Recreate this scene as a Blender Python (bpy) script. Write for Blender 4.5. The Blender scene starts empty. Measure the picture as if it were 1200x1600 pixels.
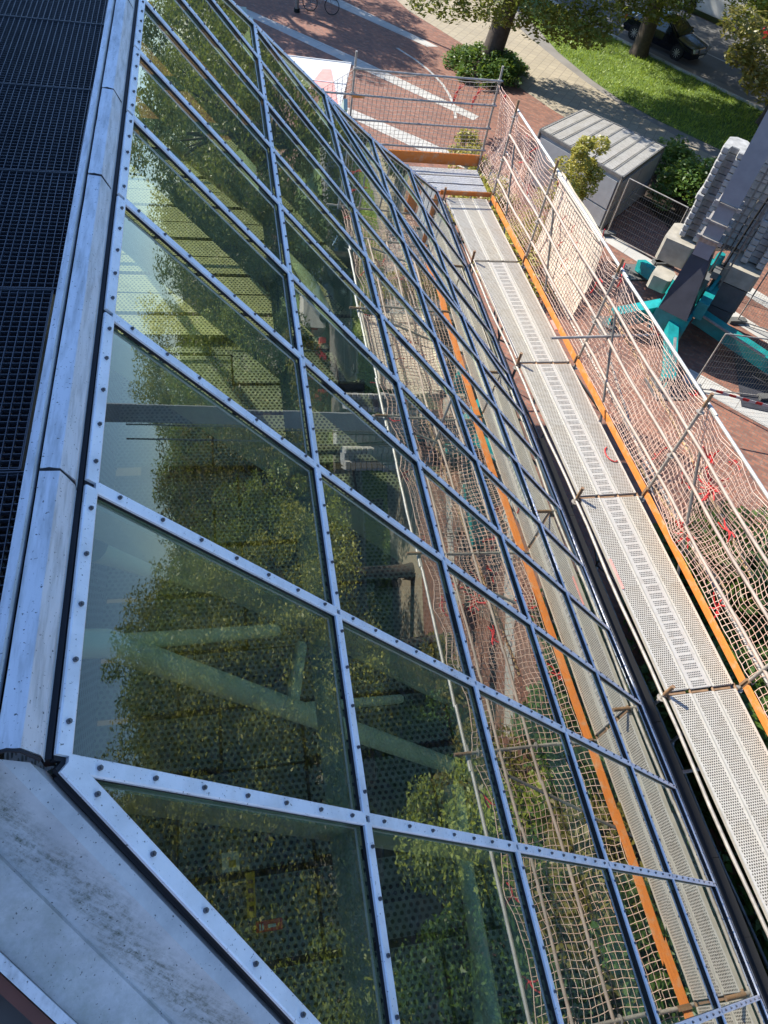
import bpy, math, random
import numpy as np
from mathutils import Vector, Matrix
random.seed(7); RNG = np.random.default_rng(7)
SC = bpy.context.scene; COL = SC.collection
R = math.radians
# ------------------------------------------------------------------ camera
cam_d = bpy.data.cameras.new('camera'); cam = bpy.data.objects.new('camera', cam_d); COL.objects.link(cam)
CX = np.array([0.976951, -0.043531, 0.208980]); CY = np.array([-0.161310, -0.791739, 0.589176]); CZ = np.array([0.139810, -0.609307, -0.780512])
M = Matrix(((CX[0], -CX[1], -CX[2], 0), (CY[0], -CY[1], -CY[2], 0), (CZ[0], -CZ[1], -CZ[2], 0), (0, 0, 0, 1)))
cam.matrix_world = M
cam_d.sensor_fit = 'VERTICAL'; cam_d.sensor_height = 24; cam_d.lens = 1114 / 1600 * 24
cam_d.clip_start = 0.05; cam_d.clip_end = 1000
SC.camera = cam
# ------------------------------------------------------------------ sky and sun
SUN = Vector((-0.56, 0.57, 0.60)).normalized()
W = bpy.data.worlds.new("World"); SC.world = W; W.use_nodes = True
nt = W.node_tree; nt.nodes.clear()
so = nt.nodes.new('ShaderNodeOutputWorld'); bg = nt.nodes.new('ShaderNodeBackground'); sk = nt.nodes.new('ShaderNodeTexSky')
sk.sky_type = 'NISHITA'; sk.sun_disc = False; sk.sun_elevation = math.asin(SUN.z); sk.sun_rotation = math.atan2(SUN.x, SUN.y); sk.ozone_density = 4.0; sk.dust_density = 0.3; sk.air_density = 1.0; sk.altitude = 300
bg.inputs[1].default_value = 0.145
tint = nt.nodes.new('ShaderNodeMix'); tint.data_type = 'RGBA'; tint.blend_type = 'MULTIPLY'; tint.inputs[0].default_value = 1; tint.inputs[7].default_value = (0.85, 0.94, 1.07, 1)
nt.links.new(sk.outputs[0], tint.inputs[6]); nt.links.new(tint.outputs[2], bg.inputs[0]); nt.links.new(bg.outputs[0], so.inputs[0])
sl = bpy.data.lights.new('sun', 'SUN'); sl.energy = 5.0; sl.angle = R(0.5); sl.color = (1, 0.95, 0.86)
sun = bpy.data.objects.new('sun', sl); COL.objects.link(sun); sun.rotation_euler = SUN.to_track_quat('Z', 'Y').to_euler(); sun.location = (-20, 20, 30)
SC.view_settings.view_transform = 'Standard'; SC.view_settings.look = 'None'; SC.view_settings.exposure = 1.0; SC.view_settings.gamma = 1
SC.cycles.max_bounces = 8; SC.cycles.transparent_max_bounces = 16; SC.cycles.transmission_bounces = 6
SC.cycles.caustics_reflective = False; SC.cycles.caustics_refractive = False

# ------------------------------------------------------------------ material helpers
class NT:
    def __init__(s, name):
        s.m = bpy.data.materials.new(name); s.m.use_nodes = True; s.t = s.m.node_tree
        s.b = s.t.nodes['Principled BSDF']; s.out = s.t.nodes['Material Output']
    def n(s, typ, **k):
        x = s.t.nodes.new('ShaderNode' + typ)
        for a, v in k.items():
            if a.startswith('i_'):
                key = a[2:]; x.inputs[int(key) if key.isdigit() else key.replace('_', ' ')].default_value = v
            else: setattr(x, a, v)
        return x
    def l(s, a, b): s.t.links.new(a, b)
    def math(s, op, a, b=None, c=None):
        x = s.t.nodes.new('ShaderNodeMath'); x.operation = op
        for i, v in enumerate((a, b, c)):
            if v is None: continue
            if hasattr(v, 'default_value') or hasattr(v, 'is_linked'): s.l(v, x.inputs[i])
            else: x.inputs[i].default_value = v
        return x.outputs[0]
    def mix(s, f, a, b, mode='MIX'):
        x = s.t.nodes.new('ShaderNodeMix'); x.data_type = 'RGBA'; x.blend_type = mode
        for sock, v in ((x.inputs[0], f), (x.inputs[6], a), (x.inputs[7], b)):
            if isinstance(v, (int, float)): sock.default_value = v
            elif isinstance(v, tuple): sock.default_value = v if len(v) == 4 else v + (1,)
            else: s.l(v, sock)
        return x.outputs[2]
    def ramp(s, f, stops):
        x = s.t.nodes.new('ShaderNodeValToRGB'); e = x.color_ramp.elements
        while len(e) < len(stops): e.new(0.5)
        for k, (p, c) in enumerate(stops):
            e[k].position = p; e[k].color = (c, c, c, 1) if isinstance(c, (int, float)) else c + (1,)
        s.l(f, x.inputs[0]); return x.outputs[0]
    def coord(s, kind='Object', scale=(1, 1, 1), rot=(0, 0, 0)):
        c = s.t.nodes.new('ShaderNodeTexCoord'); m = s.t.nodes.new('ShaderNodeMapping')
        m.inputs['Scale'].default_value = scale; m.inputs['Rotation'].default_value = rot
        s.l(c.outputs[kind], m.inputs[0]); return m.outputs[0]
    def rcoord(s, rot, scale):   # rotate first, then stretch
        v = s.coord(rot=rot); m = s.n('VectorMath'); m.operation = 'MULTIPLY'; m.inputs[1].default_value = scale; s.l(v, m.inputs[0]); return m.outputs[0]
    def noise(s, vec, scale, detail=4, rough=0.6):
        x = s.n('TexNoise'); x.inputs['Scale'].default_value = scale; x.inputs['Detail'].default_value = detail; x.inputs['Roughness'].default_value = rough
        if vec is not None: s.l(vec, x.inputs['Vector'])
        return x.outputs[0]
    def bump(s, h, st=0.3, d=0.01):
        x = s.n('Bump'); x.inputs['Strength'].default_value = st; x.inputs['Distance'].default_value = d
        s.l(h, x.inputs['Height']); s.l(x.outputs[0], s.b.inputs['Normal'])
    def set(s, **k):
        for a, v in k.items():
            key = a.replace('_', ' ')
            if hasattr(v, 'is_linked'): s.l(v, s.b.inputs[key])
            else: s.b.inputs[key].default_value = (v + (1,)) if isinstance(v, tuple) and len(v) == 3 else v
        return s

def plain(name, col, rough=0.6, metal=0.0, var=0.25, scale=6, bump=0.1, c2=None):
    t = NT(name); v = t.coord()
    f = t.noise(v, scale); f = t.ramp(f, [(0.3, 0.0), (0.7, 1.0)])
    d = c2 or tuple(x * (1 - var) for x in col)
    t.set(Base_Color=t.mix(f, col, d), Roughness=rough, Metallic=metal)
    t.bump(t.noise(v, scale * 8), bump, 0.004)
    return t.m

def aluminium(name, col, rough, dirt, metal=0.85):
    t = NT(name); v = t.coord(); f = t.ramp(t.noise(t.coord(scale=(7, 0.9, 7)) if 'ridge' in name else v, 5, 6), [(0.45, 0), (0.75, 1)])
    sp = t.ramp(t.noise(v, 90, 2), [(0.66, 0), (0.72, 1)])
    st = t.ramp(t.noise(t.coord(scale=(14, 2, 14)), 3, 5), [(0.5, 0), (0.8, 1)])
    c = t.mix(f, col, dirt); c = t.mix(t.math('MULTIPLY', st, 0.35), c, dirt); c = t.mix(sp, c, tuple(x * 0.25 for x in dirt))
    t.set(Base_Color=c, Roughness=t.ramp(t.noise(v, 9), [(0.3, rough), (0.8, min(1, rough + 0.2))]), Metallic=metal)
    scr = t.ramp(t.noise(t.rcoord((0, 0, R(20)), (4, 90, 4)), 4, 5, 0.8), [(0.60, 0), (0.72, 1)])
    c = t.mix(t.math('MULTIPLY', scr, 0.25), c, tuple(x * 0.4 for x in dirt)); t.l(c, t.b.inputs['Base Color'])
    t.bump(t.noise(v, 30), 0.12, 0.003); return t.m

def perforated(name, col, hole, px, py, r, axis, patch=False, rough=0.5, metal=0.3, width=0.32, dirt=(0.42, 0.36, 0.22), flip=False):
    # staggered rows of punched holes in the plane of the object's X/Y (axis 0) or Y/Z (axis 1)
    t = NT(name); tc = t.n('TexCoord'); sep = t.n('SeparateXYZ'); t.l(tc.outputs['Object'], sep.inputs[0])
    a, b = (sep.outputs[0], sep.outputs[1]) if axis == 0 else (sep.outputs[1], sep.outputs[2])
    if flip: a, b = b, a
    rb = t.math('DIVIDE', b, py); row = t.math('FLOOR', rb); fb = t.math('SUBTRACT', t.math('FRACT', rb), 0.5)
    ra = t.math('ADD', t.math('DIVIDE', a, px), t.math('MULTIPLY', t.math('MODULO', row, 2.0), 0.5))
    fa = t.math('SUBTRACT', t.math('FRACT', ra), 0.5)
    d2 = t.math('ADD', t.math('POWER', t.math('MULTIPLY', fa, px), 2.0), t.math('POWER', t.math('MULTIPLY', fb, py), 2.0))
    m = t.math('LESS_THAN', d2, r * r)
    if width:
        m = t.math('MULTIPLY', m, t.math('LESS_THAN', t.math('ABSOLUTE', a), width / 2 - 0.035))
    if patch:
        g = t.math('FRACT', t.math('DIVIDE', b, py * 4)); m = t.math('MULTIPLY', m, t.math('LESS_THAN', g, 0.75))
        m = t.math('MULTIPLY', m, t.math('LESS_THAN', t.math('ABSOLUTE', a), width / 2 - 0.06))
    v = t.coord(); f = t.ramp(t.noise(v, 2.5, 7, 0.7), [(0.42, 0), (0.75, 1)])
    c = t.mix(f, col, dirt); c = t.mix(t.ramp(t.noise(v, 22, 4), [(0.5, 0), (0.8, 0.6)]), c, tuple(x * 0.6 for x in col))
    oi = t.n('ObjectInfo'); c = t.mix(t.math('MULTIPLY', oi.outputs['Random'], 0.55), c, tuple(x * 0.72 for x in (col[0], col[0] * 0.98, col[0] * 0.93)))
    c = t.mix(t.ramp(t.noise(v, 7, 8, 0.8), [(0.50, 0), (0.68, 0.7)]), c, tuple(x * 0.55 for x in dirt))
    c = t.mix(m, c, hole); t.set(Base_Color=c, Roughness=rough, Metallic=t.math('MULTIPLY', t.math('SUBTRACT', 1.0, m), metal))
    return t.m

MT = {}
MT['cap'] = aluminium('cap_aluminium', (0.86, 0.86, 0.86), 0.5, (0.66, 0.66, 0.65), 0.3)
MT['ridge'] = aluminium('ridge_aluminium', (0.70, 0.71, 0.72), 0.5, (0.40, 0.41, 0.40), 0.3)
MT['screw'] = plain('screw_steel', (0.16, 0.16, 0.17), 0.4, 0.7)
MT['gasket'] = plain('rubber', (0.012, 0.012, 0.015), 0.7)
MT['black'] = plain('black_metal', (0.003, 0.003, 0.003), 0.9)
MT['rafter'] = plain('green_grey_paint', (0.36, 0.45, 0.40), 0.45)
MT['tube_green'] = plain('pale_green_paint', (0.62, 0.72, 0.60), 0.35)
MT['galv'] = plain('galvanised_steel', (0.44, 0.40, 0.35), 0.55, 0.3, 0.45, 9)
MT['rail_pale'] = plain('pale_galvanised_rail', (0.60, 0.58, 0.53), 0.5, 0.3, 0.3, 9)
MT['galv_dark'] = plain('weathered_steel', (0.25, 0.24, 0.22), 0.5, 0.5, 0.4, 9)
MT['rust'] = plain('rusty_steel', (0.33, 0.20, 0.11), 0.7, 0.2, 0.4, 14)
def board_mat():
    t = NT('orange_painted_board'); v = t.coord(); g = t.noise(t.coord(scale=(30, 0.7, 30)), 3, 6, 0.7)
    c = t.mix(t.ramp(g, [(0.35, 0), (0.7, 1)]), (0.76, 0.25, 0.04), (0.56, 0.16, 0.03)); c = t.mix(t.ramp(t.noise(v, 5, 7, 0.75), [(0.50, 0), (0.68, 0.8)]), c, (0.52, 0.36, 0.22))
    c = t.mix(t.ramp(t.noise(v, 26, 5, 0.8), [(0.60, 0), (0.70, 0.8)]), c, (0.22, 0.10, 0.05)); t.set(Base_Color=c, Roughness=0.7); t.bump(g, 0.3, 0.004); return t.m
MT['orange'] = board_mat()
MT['net'] = plain('net_cord', (0.72, 0.57, 0.47), 0.8, 0, 0.2, 1.3, 0.1, (0.62, 0.38, 0.29))
MT['red'] = plain('red_cord', (0.62, 0.03, 0.03), 0.6)
MT['tarp'] = plain('cream_sheet', (0.74, 0.66, 0.54), 0.75, 0, 0.3, 2.5, 0.3)
MT['grate'] = plain('grating_steel', (0.075, 0.09, 0.11), 0.45, 0.5, 0.3, 5)
MT['tan_tube'] = plain('yellowed_tube', (0.60, 0.40, 0.20), 0.6, 0.1, 0.4, 7)
MT['concrete'] = plain('concrete', (0.42, 0.38, 0.30), 0.85, 0, 0.35, 3)
MT['ballast'] = plain('grey_concrete', (0.43, 0.42, 0.39), 0.85, 0, 0.45, 5)
MT['ballast_dark'] = plain('dark_concrete', (0.14, 0.14, 0.13), 0.85, 0, 0.3, 3)
MT['teal'] = plain('teal_paint', (0.015, 0.30, 0.29), 0.35, 0, 0.35, 5)
MT['mast'] = plain('grey_mast_paint', (0.30, 0.31, 0.33), 0.4, 0.1, 0.2, 3)
MT['mast_dark'] = plain('dark_grey_panel', (0.055, 0.055, 0.065), 0.5, 0, 0.3, 3)
MT['panel_grey'] = plain('grey_plywood', (0.33, 0.33, 0.32), 0.6, 0, 0.2, 4)
MT['white'] = plain('white_paint', (0.62, 0.61, 0.58), 0.45, 0, 0.15, 3)
MT['carblack'] = plain('black_car_paint', (0.008, 0.010, 0.016), 0.12, 0, 0.1, 3, 0.0)
MT['carglass'] = plain('dark_car_glass', (0.02, 0.03, 0.035), 0.05, 0, 0.1, 3, 0.0)
MT['tyre'] = plain('tyre_rubber', (0.015, 0.015, 0.015), 0.8)
MT['rim'] = plain('alloy', (0.55, 0.55, 0.56), 0.3, 0.8)
MT['chrome'] = plain('chrome', (0.6, 0.6, 0.6), 0.15, 0.9)
MT['lampred'] = plain('red_lens', (0.5, 0.02, 0.02), 0.2)
MT['lampclear'] = plain('clear_lens', (0.5, 0.52, 0.55), 0.1, 0.4)
MT['bark'] = plain('bark', (0.075, 0.055, 0.04), 0.9, 0, 0.5, 9, 0.8)
MT['soil'] = plain('soil', (0.05, 0.035, 0.025), 0.95)
MT['wall_in'] = plain('interior_wall', (0.20, 0.22, 0.23), 0.7)
MT['wall_out'] = plain('rendered_wall', (0.10, 0.10, 0.10), 0.8)
MT['floor_in'] = plain('interior_floor', (0.16, 0.15, 0.13), 0.6)
MT['timber'] = plain('timber', (0.28, 0.17, 0.09), 0.7)
MT['brownwood'] = plain('red_brown_wood', (0.17, 0.05, 0.03), 0.6)
MT['yellow'] = plain('yellow_paint', (0.75, 0.42, 0.02), 0.5)
MT['pink'] = plain('faded_red_print', (0.78, 0.34, 0.28), 0.6)
MT['perf_in'] = perforated('perforated_metal', (0.34, 0.35, 0.29), (0.012, 0.013, 0.012), 0.062, 0.054, 0.018, 0, width=0, rough=0.45, dirt=(0.17, 0.19, 0.17))
MT['perf_wall'] = perforated('perforated_wall_metal', (0.24, 0.28, 0.36), (0.02, 0.025, 0.03), 0.085, 0.075, 0.026, 1, width=0, rough=0.45, dirt=(0.17, 0.20, 0.25))
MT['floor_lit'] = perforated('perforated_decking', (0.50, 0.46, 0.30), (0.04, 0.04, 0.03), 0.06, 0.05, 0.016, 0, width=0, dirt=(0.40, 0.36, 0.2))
MT['plankA'] = perforated('plank_plain_holes', (0.63, 0.585, 0.475), (0.07, 0.06, 0.045), 0.030, 0.030, 0.0108, 0, dirt=(0.60, 0.52, 0.38))
MT['plankB'] = perforated('plank_grouped_holes', (0.63, 0.59, 0.49), (0.07, 0.07, 0.065), 0.026, 0.030, 0.0102, 0, patch=True, dirt=(0.62, 0.52, 0.40))
MT['plankX'] = perforated('cross_plank_holes', (0.70, 0.69, 0.66), (0.12, 0.11, 0.10), 0.030, 0.030, 0.0095, 0, flip=True, dirt=(0.6, 0.58, 0.5))
MT['roofplank'] = perforated('roof_plank_holes', (0.62, 0.58, 0.50), (0.14, 0.13, 0.11), 0.05, 0.04, 0.014, 0, width=0, dirt=(0.48, 0.43, 0.34))
MT['plank_edge'] = plain('plank_edge', (0.60, 0.57, 0.50), 0.5, 0.4)
def glass_mat():
    t = NT('roof_glass'); t.t.nodes.remove(t.b)
    tr = t.n('BsdfTransparent'); tr.inputs[0].default_value = (0.40, 0.43, 0.27, 1)
    tr2 = t.n('BsdfTransparent')
    gl = t.n('BsdfGlossy'); gl.inputs['Roughness'].default_value = 0.0; gl.inputs[0].default_value = (0.97, 0.98, 0.92, 1)
    nz = t.noise(t.coord(), 1.6, 2); bp = t.n('Bump'); bp.inputs['Strength'].default_value = 0.05; bp.inputs['Distance'].default_value = 0.004
    t.l(nz, bp.inputs['Height']); t.l(bp.outputs[0], gl.inputs['Normal'])
    geo = t.n('NewGeometry'); dt = t.n('VectorMath'); dt.operation = 'DOT_PRODUCT'; t.l(geo.outputs['Incoming'], dt.inputs[0]); t.l(geo.outputs['Normal'], dt.inputs[1])
    k = t.math('SUBTRACT', 1.0, t.math('ABSOLUTE', dt.outputs['Value']))
    fac = t.math('ADD', 0.045, t.math('MULTIPLY', 0.95, t.math('POWER', k, 2.4)))
    df = t.n('BsdfDiffuse'); df.inputs[0].default_value = (0.40, 0.40, 0.36, 1)
    mx = t.n('MixShader'); t.l(fac, mx.inputs[0]); t.l(tr.outputs[0], mx.inputs[1]); t.l(gl.outputs[0], mx.inputs[2])
    dn = t.math('MULTIPLY', t.ramp(t.noise(t.rcoord((0, R(43), 0), (0.8, 9, 9)), 2.5, 7, 0.7), [(0.42, 0.0), (0.8, 1.0)]), 0.09)
    dn = t.math('ADD', dn, t.math('MULTIPLY', t.ramp(t.noise(t.coord(), 140, 2), [(0.70, 0.0), (0.74, 1.0)]), 0.25)); dn = t.math('ADD', dn, 0.004)
    md = t.n('MixShader'); t.l(dn, md.inputs[0]); t.l(mx.outputs[0], md.inputs[1]); t.l(df.outputs[0], md.inputs[2])
    mb = t.n('MixShader'); t.l(geo.outputs['Backfacing'], mb.inputs[0]); t.l(md.outputs[0], mb.inputs[1]); t.l(tr2.outputs[0], mb.inputs[2])
    t.l(mb.outputs[0], t.out.inputs[0]); return t.m
MT['glass'] = glass_mat()
def inner_glass():
    t = NT('glass_back_face'); t.t.nodes.remove(t.b); tr = t.n('BsdfTransparent'); tr.inputs[0].default_value = (0.95, 0.98, 0.95, 1); t.l(tr.outputs[0], t.out.inputs[0]); return t.m
MT['glass_in'] = inner_glass()
def brick(name, c1, c2, mortar, rot, sc, w=0.5, h=0.25):
    t = NT(name); v = t.coord(rot=(0, 0, rot))
    b = t.n('TexBrick'); b.inputs['Scale'].default_value = sc; b.inputs['Mortar Size'].default_value = 0.012; b.inputs['Brick Width'].default_value = w; b.inputs['Row Height'].default_value = h
    b.inputs['Color1'].default_value = c1 + (1,); b.inputs['Color2'].default_value = c2 + (1,); b.inputs['Mortar'].default_value = mortar + (1,); b.inputs['Bias'].default_value = -0.1
    t.l(v, b.inputs['Vector'])
    n2 = t.ramp(t.noise(v, 0.35, 6, 0.7), [(0.35, 0.0), (0.7, 1.0)])
    c = t.mix(t.math('MULTIPLY', n2, 0.45), b.outputs[0], tuple(x * 0.55 for x in c1))
    c = t.mix(t.ramp(t.noise(v, 6, 3), [(0.55, 0.0), (0.8, 0.5)]), c, (0.42, 0.32, 0.24))
    t.set(Base_Color=c, Roughness=0.85); return t.m
MT['brick'] = brick('brick_paving', (0.31, 0.13, 0.08), (0.15, 0.07, 0.052), (0.15, 0.115, 0.09), 0.75, 1.0, 0.24, 0.12)
MT['stripe'] = brick('pale_paving', (0.50, 0.48, 0.43), (0.45, 0.43, 0.39), (0.25, 0.23, 0.2), 0.8, 1.0, 1.1, 0.6)
MT['slab'] = brick('beige_paving', (0.40, 0.34, 0.24), (0.34, 0.29, 0.21), (0.20, 0.17, 0.13), -0.98, 1.0, 0.4, 0.4)
MT['asphalt'] = plain('asphalt', (0.17, 0.165, 0.155), 0.9, 0, 0.25, 1.2, 0.3)
MT['path'] = plain('path_asphalt', (0.24, 0.22, 0.195), 0.9, 0, 0.25, 1.0, 0.3)
MT['grass'] = plain('grass_soil', (0.13, 0.20, 0.035), 0.9, 0, 0.4, 1.4, 0.6)
def leafmat(name, c1, c2, tr=0.35):
    t = NT(name); g = t.n('NewGeometry'); rnd = g.outputs['Random Per Island']
    f = t.ramp(t.noise(t.coord(), 0.9, 3), [(0.35, 0), (0.65, 1)])
    c = t.mix(rnd, c1, c2); c = t.mix(t.math('MULTIPLY', f, 0.5), c, tuple(x * 1.35 for x in c2))
    t.set(Base_Color=c, Roughness=0.45)
    tl = t.n('BsdfTranslucent'); t.l(t.mix(0.5, c, (0.25, 0.32, 0.03)), tl.inputs[0])
    mx = t.n('MixShader'); mx.inputs[0].default_value = tr; t.l(t.b.outputs[0], mx.inputs[1]); t.l(tl.outputs[0], mx.inputs[2]); t.l(mx.outputs[0], t.out.inputs[0]); return t.m
MT['leaf_oak'] = leafmat('oak_leaves', (0.075, 0.095, 0.012), (0.18, 0.19, 0.028))
MT['leaf_yellow'] = leafmat('yellow_green_leaves', (0.46, 0.36, 0.06), (0.30, 0.28, 0.05))
MT['leaf_shrub'] = leafmat('shrub_leaves', (0.03, 0.08, 0.015), (0.10, 0.17, 0.03))
MT['leaf_dark'] = leafmat('dark_leaves', (0.10, 0.10, 0.02), (0.23, 0.19, 0.04))
MT['leaf_olive'] = leafmat('olive_leaves_brightened', (0.13, 0.19, 0.025), (0.34, 0.38, 0.06), 0.3)  # made brighter than the oak leaves to lift the dim reflection in the glass
MT['leaf_amber'] = leafmat('early_autumn_leaves_brightened', (0.17, 0.20, 0.03), (0.40, 0.38, 0.06), 0.3)  # autumn tint, also brightened to make up for weak glass reflection
MT['blade'] = leafmat('grass_blades', (0.18, 0.26, 0.03), (0.34, 0.42, 0.055))

# ------------------------------------------------------------------ mesh helpers
class MB:
    def __init__(s): s.v = []; s.f = []; s.m = []; s.sm = []
    def add(s, vs, fs, mi=0, smooth=False):
        o = len(s.v); s.v += [tuple(map(float, p)) for p in vs]
        for f in fs: s.f.append([o + i for i in f]); s.m.append(mi); s.sm.append(smooth)
        return s
    def box(s, c, size, ax=None, mi=0):
        # c centre, size full, ax three unit axes
        c = np.array(c, float); h = np.array(size, float) / 2
        A = np.eye(3) if ax is None else np.array(ax, float)
        vs = [c + A[0] * h[0] * i + A[1] * h[1] * j + A[2] * h[2] * k for i in (-1, 1) for j in (-1, 1) for k in (-1, 1)]
        return s.add(vs, [(0, 1, 3, 2), (4, 6, 7, 5), (0, 4, 5, 1), (2, 3, 7, 6), (0, 2, 6, 4), (1, 5, 7, 3)], mi)
    def bar(s, a, b, w, h, up=(0, 0, 1), mi=0):
        a = np.array(a, float); b = np.array(b, float); d = b - a; L = np.linalg.norm(d); d /= L
        u = np.array(up, float); u = u - u.dot(d) * d; u /= np.linalg.norm(u); r = np.cross(d, u)
        return s.box((a + b) / 2, (L, w, h), (d, r, u), mi)
    def tube(s, pts, r, n=8, mi=0, caps=True, smooth=True):
        pts = [np.array(p, float) for p in pts]; rs = r if isinstance(r, (list, tuple)) else [r] * len(pts)
        vs = []; fs = []
        prev = None
        for i, p in enumerate(pts):
            d = pts[min(i + 1, len(pts) - 1)] - pts[max(i - 1, 0)]; d /= (np.linalg.norm(d) + 1e-9)
            if prev is None:
                t = np.array([0, 0, 1.]) if abs(d[2]) < 0.9 else np.array([1., 0, 0])
                u = np.cross(d, t)
            else: u = prev - prev.dot(d) * d
            u /= (np.linalg.norm(u) + 1e-9); prev = u; w = np.cross(d, u)
            for k in range(n):
                a = 2 * math.pi * k / n; vs.append(p + rs[i] * (math.cos(a) * u + math.sin(a) * w))
        for i in range(len(pts) - 1):
            for k in range(n):
                fs.append((i * n + k, i * n + (k + 1) % n, (i + 1) * n + (k + 1) % n, (i + 1) * n + k))
        s.add(vs, fs, mi, smooth)
        if caps:
            o = len(vs); s.add(vs[:n], [tuple(range(n))[::-1]], mi); s.add(vs[-n:], [tuple(range(n))], mi)
        return s
    def prism(s, poly, z0, z1, mi=0):
        # poly list of (x,y); closed solid between z0 and z1
        n = len(poly); vs = [(x, y, z0) for x, y in poly] + [(x, y, z1) for x, y in poly]
        area = sum(poly[i][0] * poly[(i + 1) % n][1] - poly[(i + 1) % n][0] * poly[i][1] for i in range(n))
        top = tuple(range(n, 2 * n)); bot = tuple(range(n))[::-1]
        fs = [top, bot] + [(i, (i + 1) % n, (i + 1) % n + n, i + n) for i in range(n)]
        if area < 0: fs = [f[::-1] for f in fs]
        return s.add(vs, fs, mi)
    def build(s, name, mats, parent=None, loc=None, T=None):
        me = bpy.data.meshes.new(name); root = (0, 0, 0)
        if parent is not None:
            p = parent
            while p.parent: p = p.parent
            root = tuple(p.location)
        elif loc is not None: root = loc
        v = np.array(s.v)
        if T is not None: v = np.array([T(p) for p in v])
        v = v - np.array(root)
        me.from_pydata(v.tolist(), [], s.f)
        for m in (mats if isinstance(mats, (list, tuple)) else [mats]): me.materials.append(MT[m] if isinstance(m, str) else m)
        me.polygons.foreach_set('material_index', s.m); me.polygons.foreach_set('use_smooth', s.sm); me.update()
        o = bpy.data.objects.new(name, me); COL.objects.link(o)
        if parent is not None: o.parent = parent
        elif loc is not None: o.location = loc
        return o
def tag(o, label=None, cat=None, group=None, kind=None):
    for k, v in (('label', label), ('category', cat), ('group', group), ('kind', kind)):
        if v: o[k] = v
    return o
def empty(name, loc, label, cat, group=None):
    o = bpy.data.objects.new(name, None); o.location = loc; o.empty_display_size = 0.2; COL.objects.link(o); return tag(o, label, cat, group)
def copy_tree(o, loc=None, label=None, parent=None, rz=None, sc=None):
    c = o.copy(); COL.objects.link(c)
    if parent is not None: c.parent = parent
    if loc is not None: c.location = loc
    if rz is not None: c.rotation_euler = (0, 0, rz)
    if sc is not None: c.scale = sc if isinstance(sc, tuple) else (sc, sc, sc)
    if label: c['label'] = label
    for ch in list(o.children): copy_tree(ch, parent=c)
    return c
def lerp(a, b, t): return a + (b - a) * t

GZ = -12.5     # the ground
# ------------------------------------------------------------------ ground, paths, road
def sheet(name, poly, lvl, mat, kind='structure'):
    mb = MB(); z = GZ + 0.004 * lvl
    n = len(poly); area = sum(poly[i][0] * poly[(i + 1) % n][1] - poly[(i + 1) % n][0] * poly[i][1] for i in range(n))
    mb.add([(x, y, z) for x, y in poly], [tuple(range(n)) if area > 0 else tuple(range(n))[::-1]])
    return tag(mb.build(name, mat, loc=(poly[0][0], poly[0][1], z)), kind=kind)
sheet('ground', [(-300, -300), (300, -300), (300, 300), (-300, 300)], 0, 'brick')
D = np.array([0.55, -0.835])     # run of the road
def along(p, q, t): return (p[0] + D[0] * t + q * 0.835, p[1] + D[1] * t + q * 0.55)
# sidewalk: beige strip, grey path, lawn, kerb, road
bx = [(9.3, 43.0), (9.87, 40.94), (10.84, 39.2), (12.2, 36.6), (13.3, 33.3), (14.3, 31.0), (16.5, 27.2), (19.5, 22.7), (29.5, 7.5), (49.5, -23.0)]
bb = [(14.3, 47.5), (15.0, 44.0), (15.4, 41.0), (15.9, 38.6), (16.5, 36.3), (17.2, 34.0), (18.1, 31.9), (19.4, 29.7), (21.0, 27.0), (31.0, 11.8), (51.0, -18.7)]
aa = [(16.3, 48), (16.6, 41.0), (16.8, 37.6), (17.5, 34.6), (18.2, 32.6), (19.4, 30.6), (21.2, 28.4), (23.0, 26.6), (34.0, 10.0), (54.0, -20.5)]
gg = [(14.2, 55.0), (20.4, 40.9), (21.5, 39.2), (23.3, 36.4), (25.2, 33.5), (27.0, 30.6), (39.0, 12.4), (60, -19.5)]
sheet('sidewalk', [(5.0, 52)] + bx + bb[::-1] + [(12, 52)], 1, 'slab')
sheet('path', [(12, 52)] + bb + aa[::-1], 1, 'path')
gmb = MB(); 
lawn_poly = [(16.2, 50)] + aa[1:] + gg[::-1][:-1]
sheet('lawn_soil', lawn_poly, 2, 'grass')
def off(line, d): return [(x + d * 0.835, y + d * 0.55) for x, y in line]
kb = MB()
for i in range(len(gg) - 1):
    a, b = gg[i], gg[i + 1]; kb.bar((a[0] + .07, a[1], GZ + 0.05), (b[0] + .07, b[1], GZ + 0.05), 0.15, 0.14)
tag(kb.build('kerb', 'stripe', loc=(20, 41, GZ)), kind='structure')
sheet('road', off(gg, 0.15) + off(gg, 9.0)[::-1], 1, 'asphalt')
sheet('parking_strip', off(gg, 0.2) + off(gg, 1.0)[::-1], 2, 'path')
sheet('road_marking', off([(14.2, 55), (23.4, 41.6), (26.3, 37.1), (27.9, 34.6), (60, -15)], 1.0) + off([(14.2, 55), (23.4, 41.6), (26.3, 37.1), (27.9, 34.6), (60, -15)], 1.14)[::-1], 3, 'stripe')
sheet('far_ground', off(gg, 9.1) + off(gg, 200)[::-1], 1, 'grass')
sheet('paving_stripe', [(5.3, 41.5), (6.5, 41.5), (10.47, 36.72), (9.9, 36.6)], 1, 'stripe')
sheet('paving_stripe', [(0.3, 40.4), (-0.2, 40.2), (5.7, 34.0), (10.38, 29.3), (10.72, 29.7), (6.33, 34.46)], 1, 'stripe')
sheet('paving_stripe', [(-1.5, 35.9), (5.2, 29.6), (8.1, 27.1), (10.7, 24.6), (10.3, 24.2), (7.5, 26.5), (4.8, 29.1), (-2, 35.4)], 1, 'stripe')
arc = [(8.41, 36.11), (9.05, 34.98), (9.49, 33.91), (9.82, 32.6), (9.9, 31.5), (9.88, 30.55), (9.68, 29.37)]
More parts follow.
